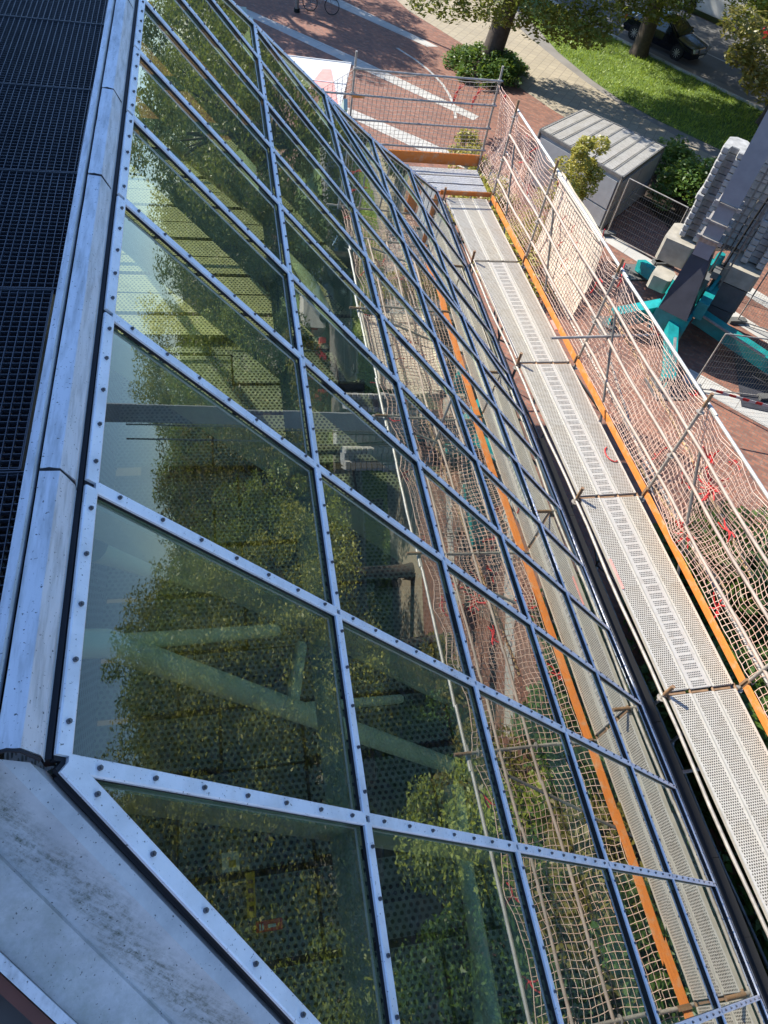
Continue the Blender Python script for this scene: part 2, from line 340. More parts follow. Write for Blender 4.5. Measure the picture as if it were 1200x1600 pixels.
sheet('paving_curve', arc + [(x - 0.12, y - 0.03) for x, y in arc][::-1], 2, 'stripe')
sheet('paving_stripe', [(12.3, 22.0), (13.3, 20.35), (14.3, 18.85), (17.3, 14.3), (17.8, 14.6), (14.75, 19.2), (13.75, 20.75), (12.8, 22.3)], 1, 'stripe')
sheet('paving_stripe', [(12.8, 13.7), (15.3, 11.0), (19.0, 7.2), (19.5, 7.7), (15.7, 11.6), (13.3, 14.2)], 1, 'stripe')
sheet('paving_stripe', [(16.2, 19.2), (18.6, 15.6), (22, 10.4), (22.5, 10.8), (19.1, 16), (16.7, 19.6)], 1, 'stripe')
sheet('tree_bed', [(15.0, 26.5), (16.1, 28.0), (20.3, 22.0), (19.0, 20.6), (16.3, 20.3)], 2, 'soil')

# ------------------------------------------------------------------ the glass roof
SV = np.array([0.6816, 0, -0.7317]); NV = np.array([0.7317, 0, 0.6816])
def G(s, y, d=0.0):
    # the lower near corner of the roof bows slightly outward
    P = SV * s + np.array([0, y, 0]) - NV * 1.88; w = max(0.0, (s - 1.25) / 8.0)
    return P * (1 - w * min(0.14, max(0.0, 0.016 * (6 - y))) / 1.88) + NV * d
SK = [1.247, 2.757, 4.285, 5.89, 7.63, 9.36]
YK = [-4.35, -3.3, -2.28, -1.27, -0.25, 0.79, 1.83, 2.85, 3.85, 4.83, 5.82, 6.81, 7.80, 8.80, 9.79, 10.79, 11.95, 13.3, 14.9]
def S(k, y):
    if k == 3: return float(np.interp(y, [3, 9], [5.89, 5.70]))
    if k == 4: return float(np.interp(y, [2, 8.8], [7.63, 7.38]))
    if k == 5: return float(np.interp(y, [0.8, 2.85, 3.85, 4.8], [9.36, 9.22, 9.07, 9.0]))
    return SK[k]
def hipN(s): return 0.795 - 0.705 * (s - 1.247)
def hipF(s): return float(np.interp(s, [1.247, 2.757, 4.285, 5.70, 7.35, 9.0], [8.80, 9.79, 10.79, 11.8, 13.3, 14.8]))
ROOT = np.array([-0.5, 5.0, -2.2])
roof = empty('glass_roof', tuple(ROOT), 'sloping glass roof with blue-white screwed cover strips over a dark steel atrium', 'glass roof')
npane = 0
def clip_poly(poly):
    # clip (s,y) polygon by hipN and hipF
    def clip(P, inside):
        out = []
        for i in range(len(P)):
            a, b = P[i], P[(i + 1) % len(P)]; fa, fb = inside(a), inside(b)
            if fa >= 0: out.append(a)
            if (fa >= 0) != (fb >= 0): t = fa / (fa - fb); out.append((lerp(a[0], b[0], t), lerp(a[1], b[1], t)))
        return out
    P = clip(poly, lambda p: p[1] - hipN(p[0]))
    if len(P) > 2:
        P = clip(P, lambda p: hipF(p[0]) - p[1])
    return P
for k in range(5):
    for j in range(len(YK) - 1):
        y0, y1 = YK[j], YK[j + 1]
        P = clip_poly([(S(k, y0), y0), (S(k + 1, y0), y0), (S(k + 1, y1), y1), (S(k, y1), y1)])
        if len(P) < 3: continue
        a = abs(sum(P[i][0] * P[(i + 1) % len(P)][1] - P[(i + 1) % len(P)][0] * P[i][1] for i in range(len(P)))) / 2
        if a < 0.02: continue
        mb = MB(); n = len(P); top = [G(s, y, float(RNG.normal(0, 0.0014))) for s, y in P]; bot = [G(s, y, -0.028) for s, y in P]
        nn = np.cross(top[1] - top[0], top[2] - top[1])
        idx = list(range(n)) if nn.dot(NV) > 0 else list(range(n))[::-1]
        mb.add(top, [idx]); mb.add(bot, [idx[::-1]], 1)
        mb.build('pane', ['glass', 'glass_in'], roof); npane += 1
def cap(a, b, w=0.056, name='rafter_cap', step=0.2, parent=roof, e=0.014):
    # a, b = (s, y); an aluminium cover strip with rubber gasket below and round screws
    A = G(*a, 0.026); B = G(*b, 0.026); d = B - A; L = np.linalg.norm(d)
    if L < 0.08: return
    d /= L; A2 = A + d * e; B2 = B - d * e; r = np.cross(d, NV); r /= np.linalg.norm(r)
    mb = MB()
    prof = [(-w / 2, -0.008), (-w / 2, 0.002), (-w / 2 + 0.005, 0.006), (w / 2 - 0.005, 0.006), (w / 2, 0.002), (w / 2, -0.008)]
    vs = [A2 + r * x + NV * z for x, z in prof] + [B2 + r * x + NV * z for x, z in prof]
    mb.add(vs, [(i, (i + 1) % 6, (i + 1) % 6 + 6, i + 6) for i in range(6)] + [(5, 4, 3, 2, 1, 0), (6, 7, 8, 9, 10, 11)])
    mb.bar(A - NV * 0.017, B - NV * 0.017, w - 0.006, 0.018, NV, 1)
    nsc = max(2, int(round(L / step)))
    for i in range(nsc):
        c = A2 + (B2 - A2) * ((i + 0.5) / nsc if nsc > 2 else (0.2 + 0.6 * i)) + NV * 0.006
        mb.tube([c, c + NV * 0.009], 0.0085, 8, 2, True); mb.tube([c + NV * 0.009, c + NV * 0.014], 0.005, 6, 2, True)
    mb.build(name, ['cap', 'gasket', 'screw'], parent)
def beam(a, b, w, h, d0, name, mat='rafter'):
    mb = MB(); mb.bar(G(*a, d0 - h / 2), G(*b, d0 - h / 2), w, h, NV); mb.build(name, mat, roof)
for j, y in enumerate(YK[:-1]):
    for k in range(5):
        s0, s1 = S(k, y), S(k + 1, y)
        # clip against hips
        ss = np.linspace(s0, s1, 60); ok = [s for s in ss if hipN(s) - 0.02 <= y <= hipF(s) + 0.02]
        if len(ok) < 4: continue
        cap((ok[0], y), (ok[-1], y), (0.056, 0.056, 0.054, 0.048, 0.042)[k])
for k in range(6):
    for j in range(len(YK) - 1):
        y0, y1 = YK[j], YK[j + 1]
        y0 = max(y0, hipN(S(k, y0))); y1 = min(y1, hipF(S(k, y1)))
        if y1 - y0 > 0.06: cap((S(k, y0), y0), (S(k, y1), y1), (0.054, 0.052, 0.050, 0.044, 0.038, 0.032)[k], 'purlin_cap')
for y in YK[1:-1]:
    ss = [s for s in np.linspace(1.3, 9.2, 80) if hipN(s) < y < hipF(s)]
    if len(ss) > 5: beam((ss[0], y), (ss[-1], y), 0.06, 0.16, -0.045, 'rafter')
for k in range(1, 6):
    s = SK[k]; beam((s, hipN(s) + .05), (S(k, 9), min(hipF(s), 14)), 0.05, 0.12, -0.045, 'purlin')
# hip caps
sN = np.array([1.247, 2.757, 4.285, 5.89, 7.63, 9.36])
for i in range(5): cap((sN[i], hipN(sN[i])), (sN[i + 1], hipN(sN[i + 1])), 0.064, 'hip_cap', 0.25)
sF = [1.247, 2.757, 4.285, 5.70, 7.35, 9.0]
for i in range(5): cap((sF[i], hipF(sF[i])), (sF[i + 1], hipF(sF[i + 1])), 0.07, 'hip_cap', 0.25)
# diagonal brace strips across the far corner
dg = [(4.285, 10.79), (5.66, 9.92), (7.15, 8.98), (8.9, 8.35)]
for i in range(3): cap(dg[i], dg[i + 1], 0.05, 'diagonal_cap', 0.3)
# far hip face (towards +Y), lets the sun into the atrium
hp = [G(1.247, 8.80), G(2.757, 9.79), G(4.285, 10.79), G(5.70, 11.8), G(7.35, 13.3), G(9.0, 14.8)]
for i in range(5):
    a, b = hp[i], hp[i + 1]; c = np.array([-6, b[1], b[2]]); d = np.array([-6, a[1], a[2]])
    mb = MB(); mb.add([a, b, c, d], [(0, 1, 2, 3)]); mb.add([p - np.array([0, .02, .02]) for p in (a, b, c, d)], [(0, 1, 2, 3)[::-1]], 1)
    o = mb.build('pane', ['glass_in', 'glass_in'], roof)
    mb = MB(); mb.bar(b, c, 0.06, 0.16, (0, .7, .7)); mb.build('purlin', 'rafter', roof)
for x in (-4.4, -2.8, -1.2, 0.4, 2.0):
    top = max(0.0, 0.0); yb = 14.8; p0 = np.array([x, 8.9, -2.3]); p1 = np.array([x, 14.75, -7.85])
    if x > -0.5: t = (x + .5) / 5.4; p0 = lerp(np.array([-.5, 8.9, -2.3]), np.array([4.9, 14.7, -7.8]), t); p0[0] = x
    mb = MB(); mb.bar(p0, p1, 0.06, 0.16, (0, .7, .7)); mb.build('rafter', 'rafter', roof)
# ridge capping along the grating, in overlapping lengths
seams = [0.79, 1.80, 3.84, 4.86, 6.4, 8.8]
prof = [(-0.662, -2.085), (-0.655, -2.045), (-0.590, -2.050), (-0.553, -2.120), (-0.556, -2.165)]
for i in range(len(seams) - 1):
    y0, y1 = seams[i] + 0.006, seams[i + 1] - 0.006; mb = MB(); ys = np.linspace(y0, y1, 9); vs = []
    for y in ys:
        w = RNG.normal(0, 0.0012, len(prof)); up = 0.003 if y == ys[0] else 0
        for q, (x, z) in enumerate(prof): vs.append((x + w[q], y, z + w[q] + up))
        for q, (x, z) in enumerate(prof[::-1]): vs.append((x, y, z - 0.012))
    m = 2 * len(prof); fs = []
    for a in range(len(ys) - 1):
        for q in range(m): fs.append((a * m + q, a * m + (q + 1) % m, (a + 1) * m + (q + 1) % m, (a + 1) * m + q))
    fs += [tuple(range(m))[::-1], tuple(range((len(ys) - 1) * m, len(ys) * m))]
    mb.add(vs, fs); mb.build('ridge_capping', 'ridge', roof)
    mb = MB(); mb.tube([(-0.658, seams[i], -2.052), (-0.625, seams[i] + .004, -2.047), (-0.592, seams[i], -2.052), (-0.556, seams[i] - 0.004, -2.122)], 0.0065, 6)
    mb.build('seam_sealant', 'gasket', roof)
mb = MB(); mb.box((-0.672, 4.6, -2.045), (0.008, 8.0, 0.05)); mb.box((-0.685, 4.6, -2.022), (0.024, 8.0, 0.006)); mb.build('edge_trim', 'ridge', roof)
mb = MB(); mb.bar((-0.552, 0.80, -2.195), (-0.552, 8.8, -2.195), 0.03, 0.06); mb.box((-0.64, 4.8, -2.12), (0.05, 7.9, 0.02)); mb.build('ridge_gasket', 'gasket', roof)
# corner flashing running down beside the near hip
h0 = np.array([-0.5, 0.78, -2.21]); h1 = np.array([0.173, 0.09, -2.94]); hd = (h1 - h0) / np.linalg.norm((h1 - h0)[:2])
ov = np.array([-0.7071, -0.7071, 0])
def H(t, o, dz): return h0 + hd * t + ov * o + np.array([0, 0, dz])
rows = [(0.040, -0.03), (0.058, 0.035), (0.105, 0.050), (0.18, 0.01), (0.255, -0.015), (0.262, 0.0), (0.33, 0.0), (0.405, 0.0), (0.408, -0.03), (0.10, -0.05)]
mb = MB(); ts = np.concatenate([np.linspace(-0.05, 2.4, 26)]); vs = []
for t in ts:
    for q, (o, dz) in enumerate(rows):
        w = 0.004 * math.sin(t * 9 + q) if 0 < q < 8 else 0
        tt = lerp(-o * 0.98, 2.4, (t + 0.05) / 2.45); p = H(tt, o, dz + w)
        if t < 0: p = p + np.array([0.0, 0.0, 0.008])
        vs.append(p)
m = len(rows); fs = [(a * m + q, a * m + (q + 1) % m, (a + 1) * m + (q + 1) % m, (a + 1) * m + q) for a in range(len(ts) - 1) for q in range(m)]
mb.add(vs, fs + [tuple(range(m))], 0, False)
def flash_mat():
    t = NT('stained_sheet_metal'); v = t.coord(); rv = t.rcoord((0, 0, R(45)), (1, 1, 1)); sp = t.n('SeparateXYZ'); t.l(rv, sp.inputs[0])
    # a band of algae lying along the valley fold, smeared downhill
    o = t.math('ADD', sp.outputs[1], t.math('MULTIPLY', t.math('SUBTRACT', t.noise(v, 3.5, 4), 0.5), 0.16))
    band = t.math('MAXIMUM', 0.0, t.math('SUBTRACT', 1.0, t.math('DIVIDE', t.math('ABSOLUTE', t.math('ADD', o, 3.175)), 0.075)))
    band = t.math('POWER', band, 0.7)
    fine = t.ramp(t.noise(t.rcoord((0, 0, R(32)), (2.5, 22, 6)), 3.0, 8, 0.72), [(0.36, 0.05), (0.62, 1)])
    speck = t.ramp(t.noise(v, 60, 5, 0.8), [(0.40, 0.25), (0.6, 1)])
    c = t.mix(t.ramp(t.noise(v, 5, 7, 0.7), [(0.35, 0), (0.65, 1)]), (0.60, 0.58, 0.55), (0.43, 0.42, 0.40))
    c = t.mix(t.math('MULTIPLY', t.math('MULTIPLY', band, fine), speck), c, (0.075, 0.085, 0.045))
    lb = t.math('MULTIPLY', t.ramp(t.noise(v, 14, 8, 0.8), [(0.42, 0), (0.7, 0.6)]), t.math('LESS_THAN', sp.outputs[1], -3.24))
    c = t.mix(lb, c, (0.27, 0.28, 0.21))
    c = t.mix(t.ramp(t.noise(v, 90, 3), [(0.66, 0), (0.70, 0.9)]), c, (0.05, 0.05, 0.05))
    t.set(Base_Color=c, Roughness=0.6, Metallic=0.25); t.bump(t.noise(v, 7, 6), 0.3, 0.006); return t.m
MT['flash'] = flash_mat()
mb.build('corner_flashing', 'flash', roof)
mb = MB(); mb.bar(H(-0.5, 0.420, 0.016), H(2.4, 0.420, 0.016), 0.028, 0.022, mi=0); mb.build('edge_trim', 'ridge', roof)
mb = MB(); mb.bar(H(-0.3, 0.455, -0.03), H(2.4, 0.455, -0.03), 0.03, 0.05); mb.build('timber_batten', 'brownwood', roof)
mb = MB(); mb.bar(H(-0.02, 0.018, -0.028), H(2.5, 0.018, -0.028), 0.05, 0.05, mi=0); mb.build('hip_gasket', 'gasket', roof)
mb = MB(); mb.bar(H(-1, 1.0, -0.2), H(2.4, 1.0, -0.2), 1.05, 0.1); mb.build('lower_flashing', 'wall_out', roof)
# bottom gutter, black board for the gap's shade, and wall under the glass
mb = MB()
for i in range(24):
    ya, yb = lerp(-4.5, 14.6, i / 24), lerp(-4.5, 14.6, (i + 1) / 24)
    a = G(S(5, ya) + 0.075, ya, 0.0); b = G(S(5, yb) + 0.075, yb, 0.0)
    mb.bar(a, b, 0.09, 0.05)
    if yb < 7.6: a2 = G(S(5, ya) + 0.02, ya, -0.06); b2 = G(S(5, yb) + 0.02, yb, -0.06); mb.bar(a2 + [.12, 0, -.12], b2 + [.12, 0, -.12], 0.42, 0.02)  # flat black board stands in for the shade in the gap beside the deck
mb.build('gutter_and_gap_shade', 'black', roof)
mb = MB()
for i in range(24):
    ya, yb = lerp(-4.5, 14.6, i / 24), lerp(-4.5, 14.6, (i + 1) / 24)
    a = G(S(5, ya) + 0.05, ya, 0.03); b = G(S(5, yb) + 0.05, yb, 0.03); mb.bar(a, b, 0.012, 0.02)
    a = G(S(5, ya) + 0.135, ya, 0.01); b = G(S(5, yb) + 0.135, yb, 0.01); mb.bar(a, b, 0.007, 0.02)
mb.build('gutter_edge', 'galv_dark', roof)
mb = MB(); mb.box((4.86, 5, -10.3), (0.2, 19.2, 4.2)); mb.box((-0.5, 14.75, -10.3), (10.5, 0.2, 4.2)); mb.build('wall', 'wall_out', roof)
# ------------------------------------------------------------------ inside the atrium
for i in range(9):
    mb = MB(); mb.box((-1.40 + 0.012 * (i % 2), i * 0.98 - 0.2, -4.7), (0.04, 0.97, 4.75)); mb.build('perforated_wall', 'perf_wall', roof)
mb = MB(); mb.box((-1.52, 3.8, -4.7), (0.06, 9.6, 4.9)); mb.build('inner_wall', 'wall_in', roof)
rw = random.Random(4); y = -0.6; row = 0
while y < 8.6:
    dy = rw.choice((0.62, 0.62, 0.74, 0.9)); x = -1.4
    while x < 2.4:
        dx = min(rw.choice((1.2, 1.5, 0.8)), 3.3 - x); 
        if rw.random() > -1:
            mb = MB(); mb.box((x + dx / 2, y + dy / 2, -7.0 + rw.choice((0, 0, .03, -.12))), (dx - .03, dy - rw.choice((.03, .03, .1)), 0.03)); mb.build('perforated_panel', 'perf_in', roof)
        x += dx
    y += dy; row += 1
mb = MB(); mb.box((0.4, 5, -7.62), (7.6, 18, 0.1)); mb.build('floor', 'soil', roof)
mb = MB()
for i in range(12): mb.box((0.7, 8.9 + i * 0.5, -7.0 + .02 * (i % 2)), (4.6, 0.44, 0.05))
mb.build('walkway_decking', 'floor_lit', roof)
def GI(px, py, d):  # a point on the plane d metres behind the glass (offline picture measurement)
    c = np.array([px - 600, py - 800, 1114.]); r = np.array([CX.dot(c), CY.dot(c), CZ.dot(c)])
    return r * (-(1.88 + d)) / r.dot(NV)
def tubes(name, pts, r, mat='tube_green'):
    mb = MB(); mb.tube(pts, r, 14); mb.build(name, mat, roof)
n1 = GI(165, 1005, 0.9); n2 = GI(455, 1108, 1.1)
tubes('steel_tube', [n1 + np.array([-.5, -.1, .25]), n1, lerp(n1, n2, .5), n2, GI(700, 1195, 1.2)], 0.075)
tubes('steel_tube', [n1, GI(300, 995, 1.0), GI(430, 985, 1.1)], 0.045)
tubes('steel_tube', [n2, GI(470, 1010, 1.3)], 0.05)
tubes('steel_tube', [n2, GI(625, 1092, 1.2)], 0.04)
tubes('steel_tube', [GI(150, 850, 1.2), GI(400, 925, 1.3), GI(700, 1085, 1.3)], 0.11)
tubes('steel_tube', [GI(700, 1230, 1.1), GI(735, 1400, 1.1), GI(770, 1600, 1.1)], 0.07)
tubes('steel_tube', [GI(715, 1230, .9), GI(740, 1420, 1.4), GI(750, 1600, 1.4)], 0.05)
tubes('steel_tube', [GI(380, 240, 1.2), GI(470, 420, 1.2), GI(555, 590, 1.2)], 0.12)
tubes('steel_tube', [GI(250, 200, 1.2), GI(400, 330, 1.4), GI(520, 440, 1.6)], 0.10)
tubes('steel_tube', [GI(490, 250, 1.4), GI(560, 400, 1.4), GI(640, 560, 1.4)], 0.12)

# ------------------------------------------------------------------ posters inside, low down
def board(name, label, c, w, h, mats, marks, rz=0.0, tilt=0.5):
    o = empty(name, c, label, 'sign'); mb = MB()
    ax = (np.array([math.cos(rz), math.sin(rz), 0]), np.array([-math.sin(rz) * math.cos(tilt), math.cos(rz) * math.cos(tilt), math.sin(tilt)]))
    nn = np.cross(ax[0], ax[1]); cc = np.array(c) + ax[1] * h / 2
    mb.box(cc, (w, h, 0.02), (ax[0], ax[1], nn)); mb.build('board', mats[0], o)
    for (u, v, a, b, mt) in marks:
        m2 = MB(); m2.box(cc + ax[0] * u * w + ax[1] * v * h + nn * 0.013, (a * w, b * h, 0.006), (ax[0], ax[1], nn)); m2.build('printed_mark', mt, o)
board('sign_board', 'narrow orange sign board with dark strokes seen through the glass near the bottom edge', (0.02, 1.02, -6.96), 0.075, 0.36, ['yellow'], [(0, .3, .6, .08, 'brownwood'), (0, .1, .6, .1, 'brownwood'), (0, -.1, .6, .08, 'brownwood'), (0, -.3, .5, .1, 'brownwood')])
board('sign_board', 'small red sign board with white strokes seen through the glass near the bottom edge', (0.16, 0.90, -6.96), 0.22, 0.085, ['red'], [(-.35, 0, .06, .6, 'white'), (-.25, 0, .06, .6, 'white'), (0.1, 0, .3, .3, 'white'), ])
board('sign_board', 'small white poster with an orange blot seen through the glass near the bottom edge', (-0.14, 1.40, -6.96), 0.15, 0.16, ['tarp'], [(0.1, -.1, .4, .35, 'yellow'), (-.1, .2, .2, .1, 'pink')])

# ------------------------------------------------------------------ roof grating (pieces that lift out)
gy = [-0.6, 0.0, 0.79, 1.80, 2.85, 3.85, 4.83, 5.84, 6.85, 7.85, 8.85]
glab = {1: 'nearest the camera at the lower left', 2: 'second from the lower left corner', 3: 'third up beside the ridge cap', 4: 'fourth up beside the ridge cap', 5: 'fifth up, topmost but one', 6: 'at the upper left corner of the picture', 7: 'the farthest sliver at the top'}
for i in range(1, 8):
    y0, y1 = gy[i] + 0.006, gy[i + 1] - 0.006; xr = -0.70 - (0.02 if i % 2 else 0.0) + (0.01 if i > 3 else 0); xl = -1.95
    o = empty('roof_grating', ((xl + xr) / 2, (y0 + y1) / 2, -2.08), 'dark steel grating panel, ' + glab[i], 'grating', 'dark grating panels beside the ridge'); mb = MB()
    x = xl
    while x < xr: mb.box((x, (y0 + y1) / 2, -2.062), (0.003, y1 - y0, 0.024)); x += 0.034
    mb.build('bearing_bars', 'grate', o); mb = MB(); y = y0 + .015
    while y < y1: mb.box(((xl + xr) / 2, y, -2.0655), (xr - xl, 0.003, 0.022)); y += 0.0325
    mb.build('cross_bars', 'grate', o); mb = MB()
    for yy in (y0, y1): mb.box(((xl + xr) / 2, yy, -2.062), (xr - xl, 0.004, 0.03))
    for xx in (xl, xr): mb.box((xx, (y0 + y1) / 2, -2.062), (0.004, y1 - y0, 0.03))
    mb.build('frame', 'grate', o)
mb = MB(); mb.box((-1.9, 3, -2.25), (2.4, 14, 0.06)); mb.box((-3.0, 2.4, -0.8), (0.12, 17, 2.8)); mb.build('roof_deck_and_shade_wall', 'black', roof)  # tall thin wall is unseen, added to keep sun off grating and capping

exec_after = []
# ------------------------------------------------------------------ scaffold
MT['tan_rail'] = plain('stained_rail', (0.47, 0.37, 0.30), 0.65, 0.1, 0.5, 4, 0.2, (0.30, 0.24, 0.20))
def T(p): return (p[0] + 0.28 - 0.028 * (p[1] - 3.0), p[1], p[2])
JY = [-3.35, -0.22, 2.92, 6.14, 9.23, 12.36, 14.80]
scaf = empty('scaffold', T((5.6, 6.0, GZ)), 'galvanised tube scaffold standing along the foot of the glass roof', 'scaffold')
def part(mb, name, mat, parent=None): return mb.build(name, mat, parent or scaf, T=T)
XI, XO = 5.02, 6.16
for i, y in enumerate(JY[1:]):
    for x, top in ((XI, -7.80), (XO, -5.88)):
        mb = MB(); yy = y + 0.02
        mb.tube([(x, yy, GZ), (x, yy, top)], 0.024, 10); mb.tube([(x, yy, GZ + .0), (x, yy, GZ + .02)], 0.08, 10)
        for zz in (-8.12, -10.1) + ((-7.1, -6.2) if x == XO else ()): mb.tube([(x, yy, zz - 0.005), (x, yy, zz + 0.005)], 0.058, 10)
        st = part(mb, 'standard', 'galv')
        m2 = MB(); m2.tube([(x, yy, top - 0.22), (x, yy, top + 0.02)], 0.0265, 10); m2.build('spigot', 'rust', st, T=T)
    for zz in (-8.10, -10.1):
        mb = MB(); mb.tube([(XI, y + .02, zz), (XO, y + .02, zz)], 0.024, 8); part(mb, 'transom', 'galv_dark')
    if y < 12.3:
        mb = MB()
        for q in range(3): mb.box((5.2 + .33 * q, y + 0.02, -8.04), (0.24, 0.03, 0.03))
        for q in range(4): mb.tube([(5.06 + .33 * q, y - .03, -8.03), (5.06 + .33 * q, y + .07, -8.03)], 0.02, 6)
        part(mb, 'plank_hook', 'rust')
for i in range(len(JY) - 1):
    ya, yb = JY[i], JY[i + 1]
    for zz, x, m_ in ((-8.08, XI, 'galv'), (-10.1, XI, 'galv_dark'), (-10.1, XO, 'galv_dark'), (-7.02, XO, 'tan_rail'), (-7.52, XO, 'tan_rail'), (-6.55, XO, 'tan_rail')):
        mb = MB(); n_ = 7
        mb.tube([(x + (0.01 * math.sin(q * 1.3) if q not in (0, n_) else 0), lerp(ya, yb, q / n_), zz - 0.02 * math.sin(math.pi * q / n_)) for q in range(n_ + 1)], 0.0235, 8)
        part(mb, 'guard_rail' if zz > -8 else 'ledger', m_)
    mb = MB(); mb.tube([(XO + 0.06, ya - 0.2, -6.06), (XO + 0.06, yb + 0.15, -6.08)], 0.025, 10)
    part(mb, 'top_rail', 'rail_pale')
    mb = MB(); mb.tube([(XO, ya, -10.0 if i % 2 else -8.2), (XO, yb, -8.2 if i % 2 else -10.0)], 0.022, 8); part(mb, 'brace', 'galv_dark')
    mb = MB(); mb.tube([(XO + .03, lerp(ya, yb, .25), -9.9), (XO + .05, lerp(ya, yb, .9), -6.6)], 0.022, 8); part(mb, 'brace', 'galv_dark')
# transverse tubes sticking out through the net
for y, z in ((2.2, -9.0), (8.7, -7.0), (-0.3, -8.9)):
    mb = MB(); mb.tube([(XI + .1, y, z), (XO + 0.9, y + .1, z)], 0.024, 8); part(mb, 'transom', 'galv')
# small black bracket near the far end, inside edge
for y in (13.9, 13.2):
    mb = MB(); mb.box((5.0, y, -8.1), (0.16, 0.06, 0.05)); mb.box((4.95, y + .1, -8.08), (0.05, 0.12, 0.07)); part(mb, 'coupler', 'black')
# deck planks
bayn = ['out past the bottom of the picture', 'in the bay at the lower right corner', 'in the bay with the red tape mark', 'in the bay with the red cord loop', 'in the bay beside the cream sheet', 'in the farthest lengthwise bay']
posn = ['inner perforated deck plank by the glass, ', 'middle perforated deck plank, ', 'outer perforated deck plank by the toe board, ']
for i in range(len(JY) - 1):
    ya, yb = JY[i] + 0.055, JY[i + 1] - 0.015
    if i == 5: yb = 14.82
    for q in range(3):
        xc = 5.22 + 0.325 * q; yc = (ya + yb) / 2; loc = T((xc, yc, -8.0)); o = empty('deck_plank', loc, posn[q] + bayn[i], 'deck plank', 'perforated steel deck planks of the scaffold')
        o.rotation_euler = (0, 0, math.atan(0.028)); L = yb - ya
        def blk(mb, name, mt):
            ob = mb.build(name, mt); ob.parent = o; return ob
        mt = 'plankB' if (q == 1 and 1 < i < 5) else 'plankA'
        mb = MB(); zj = 0.002 * ((i * 3 + q) % 3)
        mb.box((0, 0, -0.006 + zj), (0.30, L, 0.004)); blk(mb, 'tread', mt)
        mb = MB()
        for sx in (-1, 1):
            mb.box((sx * 0.1545, 0, -0.026 + zj), (0.009, L, 0.052)); 
        for sy in (-1, 1): mb.box((0, sy * (L / 2 + 0.002), -0.03), (0.30, 0.006, 0.05))
        blk(mb, 'side_flange', 'plank_edge')
    tb = empty('toe_board', T((6.125, (JY[i] + JY[i + 1]) / 2, -7.93)), 'orange painted toe board ' + bayn[i], 'toe board', 'orange toe boards')
    mb = MB(); ya2, yb2 = JY[i] + .03, JY[i + 1] + .0
    dx = 0.02 if i % 2 else 0.0
    mb.bar((6.125 + dx, ya2, -7.935), (6.125 + 0.012, yb2, -7.935), 0.026, 0.115); mb.build('board', 'orange', tb, T=T)
    mb = MB()
    for yy in (ya2, yb2): mb.box((6.12 + dx, yy, -7.915), (0.04, 0.03, 0.165))
    mb.build('end_clip', 'rust', tb, T=T)
# red tape on inner plank
mb = MB(); mb.box((5.085, 4.75, -7.993), (0.035, 0.5, 0.006)); tag(mb.build('tape_strip', 'pink', loc=T((5.085, 4.75, -7.993)), T=T), 'short strip of red tape on the inner edge of the deck', 'tape')
mb = MB(); mb.tube([(5.93 + .10 * math.cos(a), 7.0 + .16 * math.sin(a), -7.985) for a in np.linspace(1.8, 5.2, 12)], 0.009, 6)
tag(mb.build('cord_loop', 'red', loc=T((5.93, 7, -7.985)), T=T), 'red cord loop lying on the deck by the toe board', 'cord')
mb = MB(); mb.box((6.08, 10.3, -7.98), (0.05, 0.28, 0.02)); tag(mb.build('cord_end', 'pink', loc=T((6.08, 10.3, -7.98)), T=T), 'faded red rag on the deck edge below the cream sheet', 'rag')
# cross decks and end guard round the corner
for q in range(3):
    yc = 15.18 + q * 0.36; o = empty('deck_plank', (4.6, yc, -8.0), ['crosswise steel deck plank at the far end, nearest of the three', 'crosswise steel deck plank at the far end, middle of the three', 'crosswise steel deck plank at the far end, next to the end toe board'][q], 'deck plank', 'crosswise deck planks at the far end')
    mb = MB(); mb.box((0, 0, 0.03), (2.9, 0.30, 0.004)); ob = mb.build('tread', 'plankX'); ob.parent = o
    mb = MB()
    for sy in (-1, 1): mb.box((0, sy * 0.1545, 0.01), (2.9, 0.009, 0.052))
    ob = mb.build('side_flange', 'plank_edge'); ob.parent = o
o = empty('toe_board', (5.2, 14.98, -7.93), 'low rust-orange board crossing the deck before the far crosswise planks', 'toe board', 'orange toe boards')
mb = MB(); mb.box((5.5, 14.93, -7.95), (1.2, 0.035, 0.10)); mb.build('board', 'orange', o)
o = empty('toe_board', (4.4, 16.3, -7.9), 'long orange toe board under the end guard rails at the far end', 'toe board', 'orange toe boards')
mb = MB(); mb.box((4.5, 16.30, -7.86), (3.4, 0.035, 0.26)); mb.build('board', 'orange', o)
for x, top in ((2.93, -5.75), (6.14, -5.78)):
    mb = MB(); mb.tube([(x, 16.25, GZ), (x, 16.25, top)], 0.024, 10)
    for zz in (-6.08, -6.57, -7.07, -7.57): mb.tube([(x, 16.25, zz - .03), (x, 16.25, zz + .03)], 0.045, 8)
    mb.build('standard', 'galv', scaf)
for zz in (-6.06, -6.57, -7.07, -7.57):
    mb = MB(); mb.tube([(2.0 if zz != -6.06 else 2.9, 16.2, zz + (0.01 if zz == -6.57 else 0)), (4.2, 16.21, zz - 0.015), (6.2, 16.2, zz)], 0.0235, 8); mb.build('guard_rail', 'galv', scaf)
mb = MB(); mb.box((3.05, 16.2, -6.60), (0.28, 0.05, 0.05)); mb.build('coupler', 'orange', scaf)
# inner hand line: thin bent tube along the inner edge
mb = MB(); mb.tube([(5.03, 12.4, -7.96), (5.05, 11.2, -7.98), (5.0, 9.3, -7.94)], 0.014, 6); part(mb, 'ledger', 'galv')

